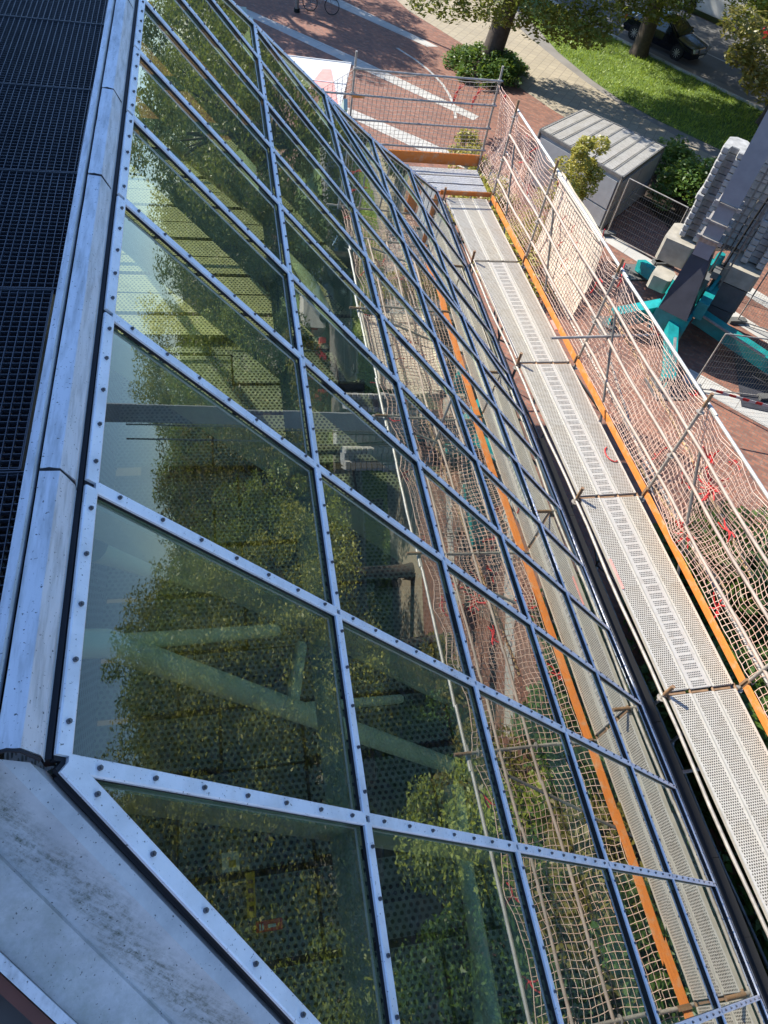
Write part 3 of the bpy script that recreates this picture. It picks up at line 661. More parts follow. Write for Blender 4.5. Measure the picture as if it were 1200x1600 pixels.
# ------------------------------------------------------------------ nets
def net(name, label, fn, nu, nv, r, mat='net', seed=0):
    # fn(u, v) -> point; cords along both directions, tied at the crossings
    mb = MB(); P = [[np.array(fn(u, v)) for v in range(nv + 1)] for u in range(nu + 1)]
    for u in range(nu + 1): mb.tube(P[u], r, 3, 0, False, True)
    for v in range(nv + 1): mb.tube([P[u][v] for u in range(nu + 1)], r if v not in (0, nv) else r * 1.5, 3, 0, False, True)
    root = P[nu // 2][0]; o = empty(name, tuple(root), label, 'safety net', 'cream safety nets')
    mb.build('mesh_cords', mat, o); return o, P
def hsh(*a): return (math.sin(a[0] * 12.9898 + (a[1] if len(a) > 1 else 0) * 78.233 + (a[2] if len(a) > 2 else 0) * 37.7) * 43758.5453) % 1.0
def sn(x, k=0.0): # smooth noise 1d
    i = math.floor(x); f = x - i; f = f * f * (3 - 2 * f); return lerp(hsh(i, k), hsh(i + 1, k), f)
gathers = [(16.3, 0.0), (14.9, 0.12), (13.6, 0.05), (12.5, 0.0), (10.2, 0.0), (9.3, 0.08), (8.0, 0.05), (6.2, 0.0), (5.2, 0.16), (4.3, 0.05), (2.9, 0.0), (1.2, 0.1), (-0.2, 0.0), (-1.6, 0.0)]
gx = sorted([g[0] for g in gathers])
def side_net(ya, yb, k):
    nu = int((yb - ya) / 0.09); nv = 21
    def fn(u, v):
        y = lerp(ya, yb, u / nu); t = v / nv
        # distance to gathers
        d = min(abs(y - g) for g in gx); sag = 0.11 * min(1, d / 0.5) ** 0.7
        top = -6.10 - sag * (0.7 + 0.8 * sn(y * 1.3, 3)); bot = -7.93 + 0.05 * sn(y * 2, 5)
        z = lerp(bot, top, t) - 0.10 * math.sin(math.pi * t) * sn(y * 0.9, 7)
        bul = (0.05 + 0.34 * sn(y * 0.75, 1) * (1.0 if y > 12 else 0.6)) * (0.15 + 0.85 * min(1, max(0, abs(y - 11.3) - 1.2) / 0.7))
        x = 6.20 + 0.02 * t + bul * math.sin(math.pi * t) + 0.05 * math.sin(y * 9 + t * 6) * math.sin(math.pi * t) * sn(y, 2) * (0.2 if 10 < y < 12.6 else 1)
        # gather knot on the net at y 5.3, z -6.9
        for gy_, gz_, am in ((5.35, -6.85, 0.55), (14.6, -6.45, 0.4), (5.2, -7.75, 0.45)):
            dy, dz = y - gy_, z - gz_; q = math.exp(-(dy * dy + dz * dz) / 0.16); y -= dy * q * am; z -= dz * q * am; x -= 0.12 * q
        yy = y + 0.02 * math.sin(v * 0.8 + u * 0.2)
        return T((x + 0.008 * (hsh(u, v, k) - .5), yy + 0.016 * (hsh(u, v, k + 2) - .5), z + 0.016 * (hsh(u, v, k + 3) - .5)))
    return fn, nu, nv
def knots(o, pts, r=0.011):
    for (p, n_) in pts:
        mb = MB(); p = np.array(T(p))
        for a in range(n_):
            d = np.array([random.uniform(-.3, .3), random.uniform(-1, 1), random.uniform(-1, .6)]); d /= np.linalg.norm(d); L = random.uniform(.08, .26)
            e = np.cross(d, [1, 0, 0]) * 0.3
            mb.tube([p, p + d * L * .5 + e * L * .5, p + d * L], r, 4)
        mb.build('red_tie', 'red', o)
f1, a, b = side_net(9.3, 16.2, 1); o, P = net('safety_net', 'baggy cream net along the far half of the scaffold, over the cream sheet', f1, a, b, 0.0056)
knots(o, [((6.3, 15.9, -6.2), 4), ((6.5, 14.6, -6.5), 7), ((6.5, 14.3, -6.8), 5), ((6.5, 13.9, -7.2), 6), ((6.3, 13.6, -6.2), 2), ((6.3, 12.4, -6.2), 3), ((6.3, 10.2, -6.15), 2), ((6.3, 9.3, -6.2), 4), ((6.3, 9.9, -6.7), 3)])
f2, a, b = side_net(2.9, 9.2, 5); o, P = net('safety_net', 'cream net with gathered red knots along the middle of the scaffold at the right edge', f2, a, b, 0.0056)
knots(o, [((6.3, 5.35, -6.3), 5), ((6.28, 5.35, -6.85), 30), ((6.28, 5.6, -6.6), 14), ((6.25, 5.2, -7.7), 30), ((6.3, 4.7, -7.0), 8), ((6.4, 5.8, -7.1), 4), ((6.3, 8.0, -6.2), 3), ((6.3, 6.5, -6.2), 3), ((6.4, 6.6, -7.6), 3), ((6.25, 4.0, -7.85), 8), ((6.4, 5.9, -7.4), 3)])
f3, a, b = side_net(-3.2, 2.8, 9); o, P = net('safety_net', 'cream net nearest the camera, mirrored in the glass above the leafy shrubs', f3, a, b, 0.0056)
knots(o, [((6.3, 2.4, -6.2), 4), ((6.3, 1.2, -6.25), 4), ((6.3, 0.3, -6.2), 4), ((6.3, -.6, -6.25), 3)], 0.012)
# fine doubled net inside the first, and lengthwise tubes beyond it
def shifted(fn, dy, dx, dz): 
    def g(u, v): 
        p = fn(u + 0.5, v); return (p[0] + dx + 0.03 * math.sin(u * .31 + v * .5), p[1] + dy + .02 * math.sin(v * .7 + u * .13), p[2] + dz + .02 * math.sin(u * .37))
    return g
f4, a, b = side_net(12.4, 16.1, 1); net('safety_net', 'second slack layer of net gathered at the far corner of the scaffold', shifted(f4, 0.03, 0.05, 0.03), a - 1, b, 0.005)
f5, a, b = side_net(4.2, 9.9, 5); net('safety_net', 'second slack layer of net behind the red knots at the right edge', shifted(f5, 0.04, 0.09, -0.03), a - 1, b, 0.0045)
for pts, m_ in ((((6.75, 12.6, -8.3), (6.7, 7.5, -8.25), (6.78, 2.0, -8.3)), 'galv'), (((6.9, 11.5, -9.3), (7.0, 4.5, -8.4)), 'tan_tube'), (((6.6, 10.4, -7.1), (6.7, 7.2, -7.25), (6.62, 4.2, -7.4)), 'tan_tube'), (((7.2, 14.5, -9.5), (7.1, 8.0, -9.4), (7.2, 1.0, -9.5)), 'galv'), (((6.8, 9.4, -7.9), (6.9, 6.0, -8.9)), 'galv'), (((6.66, 16.0, -7.4), (6.6, 12.7, -7.5)), 'galv')):
    mb = MB(); mb.tube(pts, 0.026, 8); part(mb, 'brace', m_)
def fe(u, v):
    x = lerp(2.3, 6.2, u / 39); t = v / 19; z = lerp(-7.8, -6.10, t)
    sag = 0.20 * (0.5 - abs(x - 2.95) / 0.6 * .5) if False else 0
    if x < 2.95: z = lerp(-7.8, -6.10 - (2.95 - x) * 0.55, t)
    z -= 0.06 * math.sin(math.pi * t) * sn(x, 2); z -= 0.07 * t * abs(math.sin((x - 2.95) * 1.9))
    return (x + 0.012 * (hsh(u, v) - .5), 16.30 + 0.07 * math.sin(math.pi * t) * (.3 + sn(x * 1.5, 4)), z + 0.012 * (hsh(u, v, 4) - .5))
MT['net_grey'] = plain('grey_net_cord', (0.36, 0.31, 0.27), 0.8)
o, P = net('safety_net', 'grey-brown net stretched over the end guard rails at the far end', fe, 39, 19, 0.0055, 'net_grey')
mb = MB()
for p in ((5.3, 16.35, -6.3), (5.75, 16.35, -6.35)):
    p = np.array(p)
    for a in range(3): mb.tube([p + [.05 * a, 0, .05], p + [-.02 - .03 * a, 0, -.15], p + [-.08, 0, -.38 + .05 * a]], 0.009, 4)
mb.build('red_tie', 'red', o)
# cream sheet hung behind the net
mb = MB(); nu, nv = 24, 16; vs = []
for u in range(nu + 1):
    for v in range(nv + 1):
        y = lerp(10.16, 12.45, u / nu); t = v / nv; z = lerp(-7.72, -6.10, t) - (0.04 * math.sin(u * .9) * (1 - t))
        x = 6.33 + 0.05 * math.sin(math.pi * t) + 0.012 * math.sin(y * 5 + t * 3) + 0.008 * math.sin(t * 9 + y)
        vs.append(T((x, y + (0.07 * (1 - t)), z)))
fs = [(u * (nv + 1) + v, (u + 1) * (nv + 1) + v, (u + 1) * (nv + 1) + v + 1, u * (nv + 1) + v + 1) for u in range(nu) for v in range(nv)]
n0 = len(vs); vs2 = [(x + 0.006, y, z) for x, y, z in vs]
mb.add(vs, fs, 0, True); mb.add(vs2, [f[::-1] for f in fs], 0, True)
sh = empty('cream_sheet', T((6.3, 11.3, -7.7)), 'cream plastic sheet hanging behind the net from the scaffold top rail', 'sheet'); mb.build('sheet', 'tarp', sh)
mb = MB(); mb.tube([T((6.25, 10.15, -6.12)), T((6.26, 11.3, -6.12)), T((6.25, 12.5, -6.12))], 0.045, 8); mb.build('rolled_edge', 'tarp', sh)
for (y, z, dy, dz) in ((11.6, -6.5, .12, -.3), (11.4, -6.9, .1, -.25), (10.9, -6.6, .1, -.25), (11.0, -7.0, .13, -.3), (11.2, -6.45, .0, -.15)):
    mb = MB(); mb.tube([T((6.27, y, z)), T((6.25, y + dy * .5 + .02, z + dz * .5)), T((6.27, y + dy, z + dz))], 0.009, 4); mb.build('cord', 'red', sh)
# ------------------------------------------------------------------ vegetation
def leaves_mesh(name, centres, radii, per, size, mat, flat=0.35, seed=0):
    r = np.random.default_rng(seed); C_ = np.repeat(np.array(centres), per, axis=0); Rd = np.repeat(np.array(radii), per)
    n = len(C_); d = r.normal(size=(n, 3)); d /= np.linalg.norm(d, axis=1)[:, None]
    pos = C_ + d * (Rd * r.uniform(0.35, 1.0, n) ** 0.6)[:, None] * np.array([1, 1, 0.75])
    a = r.normal(size=(n, 3)); a[:, 2] *= flat; a /= np.linalg.norm(a, axis=1)[:, None]
    up = r.normal(size=(n, 3)) * 0.6 + np.array([0, 0, 1.0]); b = np.cross(up, a); b /= (np.linalg.norm(b, axis=1)[:, None] + 1e-6)
    s = size * r.uniform(0.6, 1.3, n)[:, None]
    nn = np.cross(a, b)
    V = np.stack([pos - a * s, pos + b * s * 0.45 + nn * s * .1, pos + a * s, pos - b * s * 0.45 + nn * s * .1], axis=1).reshape(-1, 3)
    me = bpy.data.meshes.new(name); me.vertices.add(4 * n); me.vertices.foreach_set('co', V.astype(np.float32).ravel())
    me.loops.add(4 * n); me.loops.foreach_set('vertex_index', np.arange(4 * n, dtype=np.int32)); me.polygons.add(n)
    me.polygons.foreach_set('loop_start', np.arange(0, 4 * n, 4, dtype=np.int32)); me.update(calc_edges=True); me.materials.append(MT[mat]); return me
def crown_clumps(r, cx, cz, rx, rz, n, cr, hole=0.25):
    cs = []; rs = []
    while len(cs) < n:
        d = r.normal(size=3); d /= np.linalg.norm(d); q = r.uniform(0.35, 1.0) ** 0.5
        p = d * q * np.array([rx, rx, rz])
        if p[2] < -rz * 0.75: continue
        if math.sin(p[0] * 1.7 + 1) * math.sin(p[1] * 1.6 + 2) * math.sin(p[2] * 1.9) > 1 - hole * 2.6: continue
        p[:2] *= 1 + 0.18 * math.sin(3 * math.atan2(p[1], p[0]) + 1.3); p[2] += cz; p[0] += cx
        cs.append(p); rs.append(cr * r.uniform(0.6, 1.25))
    return cs, rs
def make_tree(h, tr, rx, rz, n, cr, per, leaf, mat, seed, name, label, group=None, lean=0.0, cut=0.36):
    r = np.random.default_rng(seed); o = empty(name, (0, 0, 0), label, 'tree', group)
    cz = h - rz; mb = MB(); pts = [(0, 0, -0.1), (0.03, 0, 0.5), (lean * .3, 0.05, h * .25), (lean * .7, -0.08, h * .45), (lean, 0.1, h * .8)]
    mb.tube(pts, [tr * 1.35, tr * 1.05, tr * .9, tr * .7, tr * .15], 12)
    cs, rs = crown_clumps(r, lean, cz, rx, rz, n, cr)
    for i in range(0, len(cs), max(1, len(cs) // 26)):
        c = cs[i]; b = np.array([lean * .6, 0, h * cut + 0.25 * h * r.uniform()]); m = (b + c) / 2 + np.array([0, 0, .25 * r.uniform()]) ; k = tr * r.uniform(.18, .36)
        mb.tube([b, m + r.normal(size=3) * .2, c], [k, k * .6, k * .12], 6)
    mb.build('trunk', 'bark', o)
    me = leaves_mesh('crown', cs, rs, per, leaf, mat, seed=seed); c = bpy.data.objects.new('crown', me); COL.objects.link(c); c.parent = o
    return o
oak = make_tree(12.6, 0.46, 5.5, 4.8, 250, 0.95, 230, 0.10, 'leaf_oak', 3, 'oak_tree', 'large oak with a thick dark trunk rising from the round shrub', lean=1.3)
oak.location = (12.3, 34.5, GZ)
# low boughs of the near oak, hanging into the top of the view
def bough(tree, pts, seed, leaf=0.105, mat='leaf_oak', per=330):
    me = leaves_mesh('bough', [p[:3] for p in pts], [p[3] for p in pts], per, leaf, mat, seed=seed); c = bpy.data.objects.new('bough', me); COL.objects.link(c); c.parent = tree; return c
def rel(t, pts): return [(p[0] - t.location[0], p[1] - t.location[1], p[2] - t.location[2], p[3]) for p in pts]
t2 = make_tree(12.0, 0.40, 5.6, 4.7, 240, 0.95, 220, 0.10, 'leaf_oak', 11, 'oak_tree', 'oak on the grass strip beside the parked black car', lean=0.3)
t2.location = (21.5, 38.2, GZ); t2.rotation_euler = (0, 0, 1)
t3 = make_tree(11.6, 0.34, 5.2, 4.6, 230, 0.9, 210, 0.10, 'leaf_dark', 23, 'lime_tree', 'tree at the upper right corner with leafy branches over the road', lean=-0.4)
t3.location = (26.6, 23.3, GZ)
GR = 'street trees seen mirrored in the glass'
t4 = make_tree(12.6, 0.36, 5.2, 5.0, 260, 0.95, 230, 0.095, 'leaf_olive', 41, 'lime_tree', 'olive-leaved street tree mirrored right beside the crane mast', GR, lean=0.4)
t4.location = (24.5, 17.5, GZ); t4.scale = (.86, .86, .86)
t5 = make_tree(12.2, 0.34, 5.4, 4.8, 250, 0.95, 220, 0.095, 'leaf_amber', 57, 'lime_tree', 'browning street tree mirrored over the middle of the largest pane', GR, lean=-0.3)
t5.location = (27.5, 8.5, GZ); t5.scale = (1.12, 1.12, 1.12)
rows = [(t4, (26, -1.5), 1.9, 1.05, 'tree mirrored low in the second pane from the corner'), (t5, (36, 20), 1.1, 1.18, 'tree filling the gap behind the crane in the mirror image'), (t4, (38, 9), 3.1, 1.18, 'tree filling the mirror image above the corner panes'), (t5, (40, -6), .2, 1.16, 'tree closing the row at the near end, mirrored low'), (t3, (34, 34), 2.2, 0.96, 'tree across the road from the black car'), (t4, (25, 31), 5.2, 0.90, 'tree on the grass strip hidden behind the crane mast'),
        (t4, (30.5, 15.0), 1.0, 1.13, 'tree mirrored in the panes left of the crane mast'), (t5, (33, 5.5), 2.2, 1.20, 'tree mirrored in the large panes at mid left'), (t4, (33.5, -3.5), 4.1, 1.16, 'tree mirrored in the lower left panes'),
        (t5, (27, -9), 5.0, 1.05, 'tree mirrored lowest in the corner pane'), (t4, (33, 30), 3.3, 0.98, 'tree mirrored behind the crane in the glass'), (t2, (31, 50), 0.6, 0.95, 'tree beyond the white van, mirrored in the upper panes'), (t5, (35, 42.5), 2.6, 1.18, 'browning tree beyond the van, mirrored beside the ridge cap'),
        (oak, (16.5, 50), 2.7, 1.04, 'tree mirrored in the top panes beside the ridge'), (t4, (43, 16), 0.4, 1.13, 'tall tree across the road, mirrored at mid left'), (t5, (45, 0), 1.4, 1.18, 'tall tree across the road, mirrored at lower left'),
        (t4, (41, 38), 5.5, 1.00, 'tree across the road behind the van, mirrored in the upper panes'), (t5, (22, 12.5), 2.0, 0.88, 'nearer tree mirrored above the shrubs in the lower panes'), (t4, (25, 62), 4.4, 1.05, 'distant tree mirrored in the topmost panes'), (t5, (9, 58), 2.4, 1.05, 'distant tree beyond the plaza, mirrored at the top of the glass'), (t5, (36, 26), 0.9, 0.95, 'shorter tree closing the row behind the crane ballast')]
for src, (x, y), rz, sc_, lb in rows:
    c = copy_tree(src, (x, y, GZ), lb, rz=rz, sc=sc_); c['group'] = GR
ob = [(7.8, 30.5, -8.8, .8), (8.9, 30.5, -9.0, .8), (9.8, 30.2, -8.7, .9), (10.6, 30.6, -9.0, .8), (11.2, 30.5, -8.9, .9), (12.0, 30.4, -8.8, .9), (12.6, 30.5, -9.2, .9), (13.5, 30.4, -9.2, .9), (14.2, 30.5, -9.3, .85), (14.9, 30.5, -9.35, .8), (15.4, 30.6, -8.9, .8), (13.4, 30.8, -8.5, .9), (11.5, 31.2, -8.3, .9), (9.0, 31.0, -8.2, .9), (14.6, 31.2, -8.5, .8)]
bough(oak, rel(oak, ob), 5)
bough(t2, [((x - 21.5) * math.cos(1) + (y - 38.2) * math.sin(1), -(x - 21.5) * math.sin(1) + (y - 38.2) * math.cos(1), z - GZ, r__) for x, y, z, r__ in [(16.8, 33, -8.9, .8), (17.6, 33.2, -9.0, .8), (18.3, 33, -8.9, .9), (19.0, 33.2, -9.1, .8), (19.8, 33.4, -9.0, .8), (20.2, 33.6, -8.5, .8)]], 6)
bough(t3, [(x - 26.6, y - 23.3, z - GZ, r__) for x, y, z, r__ in [(16.9, 24.5, -6.8, .7), (17.9, 24.5, -7.0, .8), (18.2, 24.6, -7.6, .8), (18.8, 24.5, -8.0, .8), (18.3, 24.2, -8.3, .6), (19.4, 24.6, -8.6, .8), (19.5, 24.4, -7.4, .9), (20.4, 24.2, -8.2, .9), (21.5, 24, -8, 1.0), (22.6, 24, -8, 1.0), (17.4, 24.4, -7.7, .5)]], 8, mat='leaf_dark')
def shrub(name, label, blobs, per, leaf, mat, seed, cat='shrub', stem=None, group=None):
    b0 = blobs[0]; o = empty(name, (b0[0], b0[1], GZ), label, cat, group)
    me = leaves_mesh('foliage', [(b[0] - b0[0], b[1] - b0[1], b[2] - GZ) for b in blobs], [b[3] for b in blobs], per, leaf, mat, seed=seed)
    c = bpy.data.objects.new('foliage', me); COL.objects.link(c); c.parent = o
    mb = MB()
    for b in blobs[:14]: mb.tube([(b0[0], b0[1], GZ), ((b0[0] + b[0]) / 2 + .1, (b0[1] + b[1]) / 2, (GZ + b[2]) / 2), b[:3]], [stem or .03, .02, .008], 5)
    mb.build('stem', 'bark', o); return o
r_ = np.random.default_rng(5)
def dome(cx, cy, rad, h, n, br, z0=0):
    out = []
    for i in range(n):
        a = r_.uniform(0, 6.28); q = rad * math.sqrt(r_.uniform(0, 1)); out.append((cx + q * math.cos(a), cy + q * math.sin(a), GZ + z0 + h * (1 - (q / rad) ** 2 * .75) * r_.uniform(.55, 1), br * r_.uniform(.7, 1.2)))
    return out
shrub('round_shrub', 'round clipped shrub at the foot of the oak on the plaza', dome(12.2, 34.2, 1.75, 1.0, 80, .38), 90, .085, 'leaf_shrub', 31)
shrub('shrub', 'dark leafy shrub between the grey container and the ballast stack', dome(17.2, 23.0, 1.6, 1.9, 70, .42), 90, .09, 'leaf_shrub', 32)
shrub('shrub', 'low dark shrub behind the far corner of the grey container', dome(17.6, 26.0, 1.3, 1.1, 40, .38), 80, .09, 'leaf_shrub', 33)
shrub('sapling', 'yellow-green sapling standing in front of the grey container', [(10.80, 20.05, -12.3, .05), (10.80, 20.05, -10.6, .5), (11.05, 20.45, -10.1, .45), (10.45, 19.75, -10.2, .45), (10.85, 20.25, -9.6, .40), (10.95, 20.55, -9.2, .28), (11.25, 20.15, -10.3, .4), (11.55, 20.35, -10.0, .3), (11.35, 20.55, -9.8, .25), (10.35, 20.15, -9.8, .45), (11.55, 20.75, -9.3, .35), (9.95, 19.85, -10.6, .45), (11.25, 20.75, -10.8, .45), (10.55, 19.65, -11.1, .45), (11.05, 19.75, -11.3, .4), (10.65, 20.15, -9.25, .25)], 420, .06, 'leaf_yellow', 34, 'tree', .05)
shrub('tall_shrub', 'dark bush at the right edge below the crane fence', dome(12.6, 5.2, 1.7, 2.6, 70, .5), 90, .10, 'leaf_shrub', 51)
shrub('tall_shrub', 'wide bush in the second row, mirrored low in the glass', dome(15.5, 2.2, 2.6, 3.6, 90, .6), 100, .11, 'leaf_shrub', 52)
shrub('tall_shrub', 'wide bush in the second row nearest the camera, mirrored', dome(13.5, -2.8, 2.6, 3.8, 90, .6), 100, .11, 'leaf_dark', 53)
shrub('tall_shrub', 'tall bush between the plaza and the street trees, mirrored', dome(19.5, 5.5, 2.6, 3.6, 90, .6), 100, .11, 'leaf_dark', 54)
shrub('tall_shrub', 'bush in the third row, mirrored above the bottom edge', dome(20.5, -1.0, 2.8, 4.2, 90, .65), 100, .12, 'leaf_shrub', 55)
shrub('tall_shrub', 'bush at the foot of the trees right of the crane, mirrored', dome(22.5, 10.5, 2.3, 3.0, 80, .6), 100, .12, 'leaf_dark', 56)
shrub('sapling', 'small yellow-green bush just beyond the end guard net', dome(9.2, 26.0, .55, 1.2, 16, .25) + dome(9.0, 24.8, .7, 1.0, 18, .28), 90, .06, 'leaf_yellow', 35)
shrub('sapling', 'olive bush behind the far part of the side net', dome(9.6, 18.8, 1.6, 1.8, 46, .42), 80, .07, 'leaf_yellow', 36)
shrub('sapling', 'olive bush behind the net beside the cream sheet', dome(8.6, 21.5, 1.3, 1.6, 36, .4), 80, .07, 'leaf_yellow', 44)
shrub('tall_shrub', 'tall dark hedge shrub under the net at the right edge', dome(9.6, 6.2, 1.7, 3.1, 110, .45), 110, .10, 'leaf_shrub', 37)
shrub('tall_shrub', 'tall leafy shrub whose top reaches the deck at the right edge', dome(8.2, 3.4, 1.35, 3.9, 120, .42) + [(6.55 + .22, 2.65, -7.85, .18), (6.5 + .2, 2.3, -7.7, .15), (6.9, 2.5, -8.3, .35), (7.0, 2.6, -8.6, .4)], 110, .09, 'leaf_shrub', 38)
shrub('tall_shrub', 'tall shrub mirrored in the lower panes near the camera', dome(8.4, 0.2, 1.7, 4.4, 150, .45), 110, .10, 'leaf_shrub', 39)
shrub('tall_shrub', 'broad shrub mirrored at the bottom edge of the glass', dome(9.4, -3.2, 2.2, 4.6, 170, .5), 110, .10, 'leaf_shrub', 40)
shrub('tall_shrub', 'dark shrub mirrored in the glass above the street trees', dome(12.8, 1.8, 2.2, 3.6, 130, .5), 100, .10, 'leaf_dark', 41)
for k_, (x_, y_, r__, h_, m_, lb_) in enumerate(((16.0, 3.4, 1.7, 5.2, 'leaf_olive', 'tall olive bush mirrored under the lowest row of panes'), (18.6, 1.2, 1.8, 5.4, 'leaf_shrub', 'tall green bush mirrored near the bottom picture edge'), (19.2, 5.0, 1.8, 4.8, 'leaf_olive', 'olive bush mirrored left of the net in the lower panes'), (22.0, 8.2, 2.0, 4.6, 'leaf_shrub', 'green bush mirrored just above the middle of the lower panes'), (17.5, -2.0, 1.8, 5.2, 'leaf_olive', 'olive bush mirrored lowest of all beside the green one'))):
    shrub('tall_shrub', lb_, dome(x_, y_, r__, h_, 80, .55), 150, .09, m_, 70 + k_)
mb = MB(); mb.prism([(14.2, 12.6), (15.3, 15.3), (18.8, 14.6), (18.0, 12.2), (16.0, 12.0)], GZ + .012, GZ + .03); tag(mb.build('rubber_mat', 'mast_dark', loc=(16, 13.5, GZ)), 'large black mat lying on the bricks beside the teal outrigger', 'mat')
# leaf litter and grass
n = 26000; rr = np.random.default_rng(9); V = []; F = []
lp = np.array(lawn_poly); 
def inside(x, y):
    c = False; j = len(lawn_poly) - 1
    for i in range(len(lawn_poly)):
        xi, yi = lawn_poly[i]; xj, yj = lawn_poly[j]
        if (yi > y) != (yj > y) and x < (xj - xi) * (y - yi) / (yj - yi) + xi: c = not c
        j = i
    return c
k = 0
while k < n:
    x, y = rr.uniform(16, 34), rr.uniform(18, 43)
    if not inside(x, y): continue
    a = rr.uniform(0, 6.28); w = .02; h = rr.uniform(.06, .16); dx, dy = math.cos(a) * w, math.sin(a) * w; lx, ly = rr.normal(0, .05, 2)
    V += [(x - dx - 22, y - dy - 32, .01), (x + dx - 22, y + dy - 32, .01), (x + lx - 22, y + ly - 32, h)]; F.append((3 * k, 3 * k + 1, 3 * k + 2)); k += 1
me = bpy.data.meshes.new('grass'); me.from_pydata(V, [], F); me.materials.append(MT['blade']); o = bpy.data.objects.new('grass', me); COL.objects.link(o); o.location = (22, 32, GZ + .008); tag(o, 'sunlit green grass strip between path and road', 'grass', kind='stuff')

# ------------------------------------------------------------------ grey site container with planked roof
cc = [np.array(p) for p in ((11.19, 24.5), (13.5, 26.4), (15.8, 23.9), (13.16, 21.45))]  # left, back, right, near
co = empty('site_container', (13.4, 24.0, GZ), 'grey panelled site container with a roof of perforated planks', 'container')
zt = -10.62
mb = MB(); mb.prism([tuple(lerp(p, np.array([13.4, 24.07]), .02)) for p in cc], GZ + .05, zt - .08); mb.build('body', 'panel_grey', co)
for e0, e1 in ((0, 3), (3, 2)):
    a, b = cc[e0], cc[e1]; d = (b - a) / np.linalg.norm(b - a)
    for t0, t1, z0, z1 in ((.03, .49, GZ + .1, GZ + .68), (.51, .97, GZ + .1, GZ + .68), (.03, .97 if e0 == 0 else .49, GZ + .74, zt - .18), (.51, .97, GZ + .76, zt - .19)):
        if e0 == 0 and (t0, z0) == (.51, GZ + .76): continue
        p, q = lerp(a, b, t0), lerp(a, b, t1); mb = MB(); mb.bar((p[0], p[1], (z0 + z1) / 2), (q[0], q[1], (z0 + z1) / 2), 0.05, z1 - z0); mb.build('wall_panel', 'panel_grey', co)
for p in cc:
    mb = MB(); mb.box((p[0], p[1], (GZ + zt) / 2), (0.07, 0.07, zt - GZ)); mb.build('corner_post', 'galv_dark', co)
for i in range(4):
    a, b = cc[i], cc[(i + 1) % 4]
    mb = MB(); mb.bar((a[0], a[1], zt), (b[0], b[1], zt), 0.07, 0.10); mb.build('roof_rail', 'galv_dark', co)
for i in range(8):
    a = lerp(cc[0], cc[3], (i + .5) / 8); b = lerp(cc[1], cc[2], (i + .5) / 8); mb = MB(); d = (b - a) / np.linalg.norm(b - a)
    mb.bar((a[0] + d[0] * .06, a[1] + d[1] * .06, zt + .02), (b[0] - d[0] * .06, b[1] - d[1] * .06, zt + .02), 0.40, 0.03)
    for sd in (-.19, .19): mb.bar((a[0] + d[0] * .06 - d[1] * sd, a[1] + d[1] * .06 + d[0] * sd, zt + .04), (b[0] - d[0] * .06 - d[1] * sd, b[1] - d[1] * .06 + d[0] * sd, zt + .04), 0.03, 0.03)
    mb.build('roof_plank', 'roofplank' if 'roofplank' in MT else 'plank_edge', co)
mb = MB()
for a in (0.55, 0.62): p = lerp(cc[3], cc[2], a - .5); mb.tube([(p[0] + .1, p[1] - .1, GZ + .1), (p[0] + .1, p[1] - .1, zt - .2)], .02, 6)
mb.build('lock_bar', 'galv', co)
# mesh fence panels
def fence(label, a, b, h, extra=None, lean=0.0):
    a = np.array(a, float); b = np.array(b, float); o = empty('mesh_fence', ((a[0] + b[0]) / 2, (a[1] + b[1]) / 2, GZ), label, 'fence', 'mesh fence panels on the plaza'); z = GZ + .08
    mb = MB(); 
    for q in (a, b): mb.tube([(q[0], q[1], z), (q[0], q[1], z + h)], .022, 8)
    for zz in (z, z + h): mb.tube([(a[0], a[1], zz), (b[0], b[1], zz)], .02, 8)
    mb.build('frame', 'galv', o); mb = MB(); L = np.linalg.norm(b - a); n_ = int(L / .08)
    for i in range(1, n_): p = lerp(a, b, i / n_); mb.tube([(p[0], p[1], z), (p[0], p[1], z + h)], .0035, 3, 0, False)
    for i in range(1, int(h / .2)): mb.tube([(a[0], a[1], z + i * .2), (b[0], b[1], z + i * .2)], .0035, 3, 0, False)
    mb.build('wire_mesh', 'galv_dark', o)
    for q in (a, b): mb = MB(); mb.box((q[0], q[1], GZ + .06), (.6, .22, .12)); mb.build('foot_block', 'ballast_dark', o)
    return o
fence('mesh fence panel standing off the corner of the grey container', (13.25, 21.15), (14.65, 19.5), 1.95)
fence('mesh fence panel behind the first, running toward the crane', (14.7, 19.45), (16.9, 18.3), 1.95)
fence('mesh fence panel at the right edge above the red and white tape', (12.9, 13.3), (15.2, 12.9), 1.9)
fence('mesh fence panel right of the crane base', (16.0, 16.4), (18.2, 15.2), 1.9)
tp = empty('barrier_tape', (13.5, 11.8, GZ + 1.1), 'red and white striped barrier tape at the right edge', 'tape')
mb = MB(); e0 = np.array([12.3, 12.1, -11.35]); e1 = np.array([16.4, 10.6, -11.3])
def tpt(t): return lerp(e0, e1, t) - np.array([0, 0, .12 * math.sin(math.pi * t)])
vs = []
for i in range(25): q = tpt(i / 24); vs += [q + [.003, .003, -.038], q + [.003, .003, .038], q + [-.003, -.003, .038], q + [-.003, -.003, -.038]]
for i in range(24): mb.add(vs[4 * i:4 * i + 8], [(0, 1, 5, 4), (1, 2, 6, 5), (2, 3, 7, 6), (3, 0, 4, 7)], i % 2)
mb.build('tape_band', ['white', 'red'], tp)

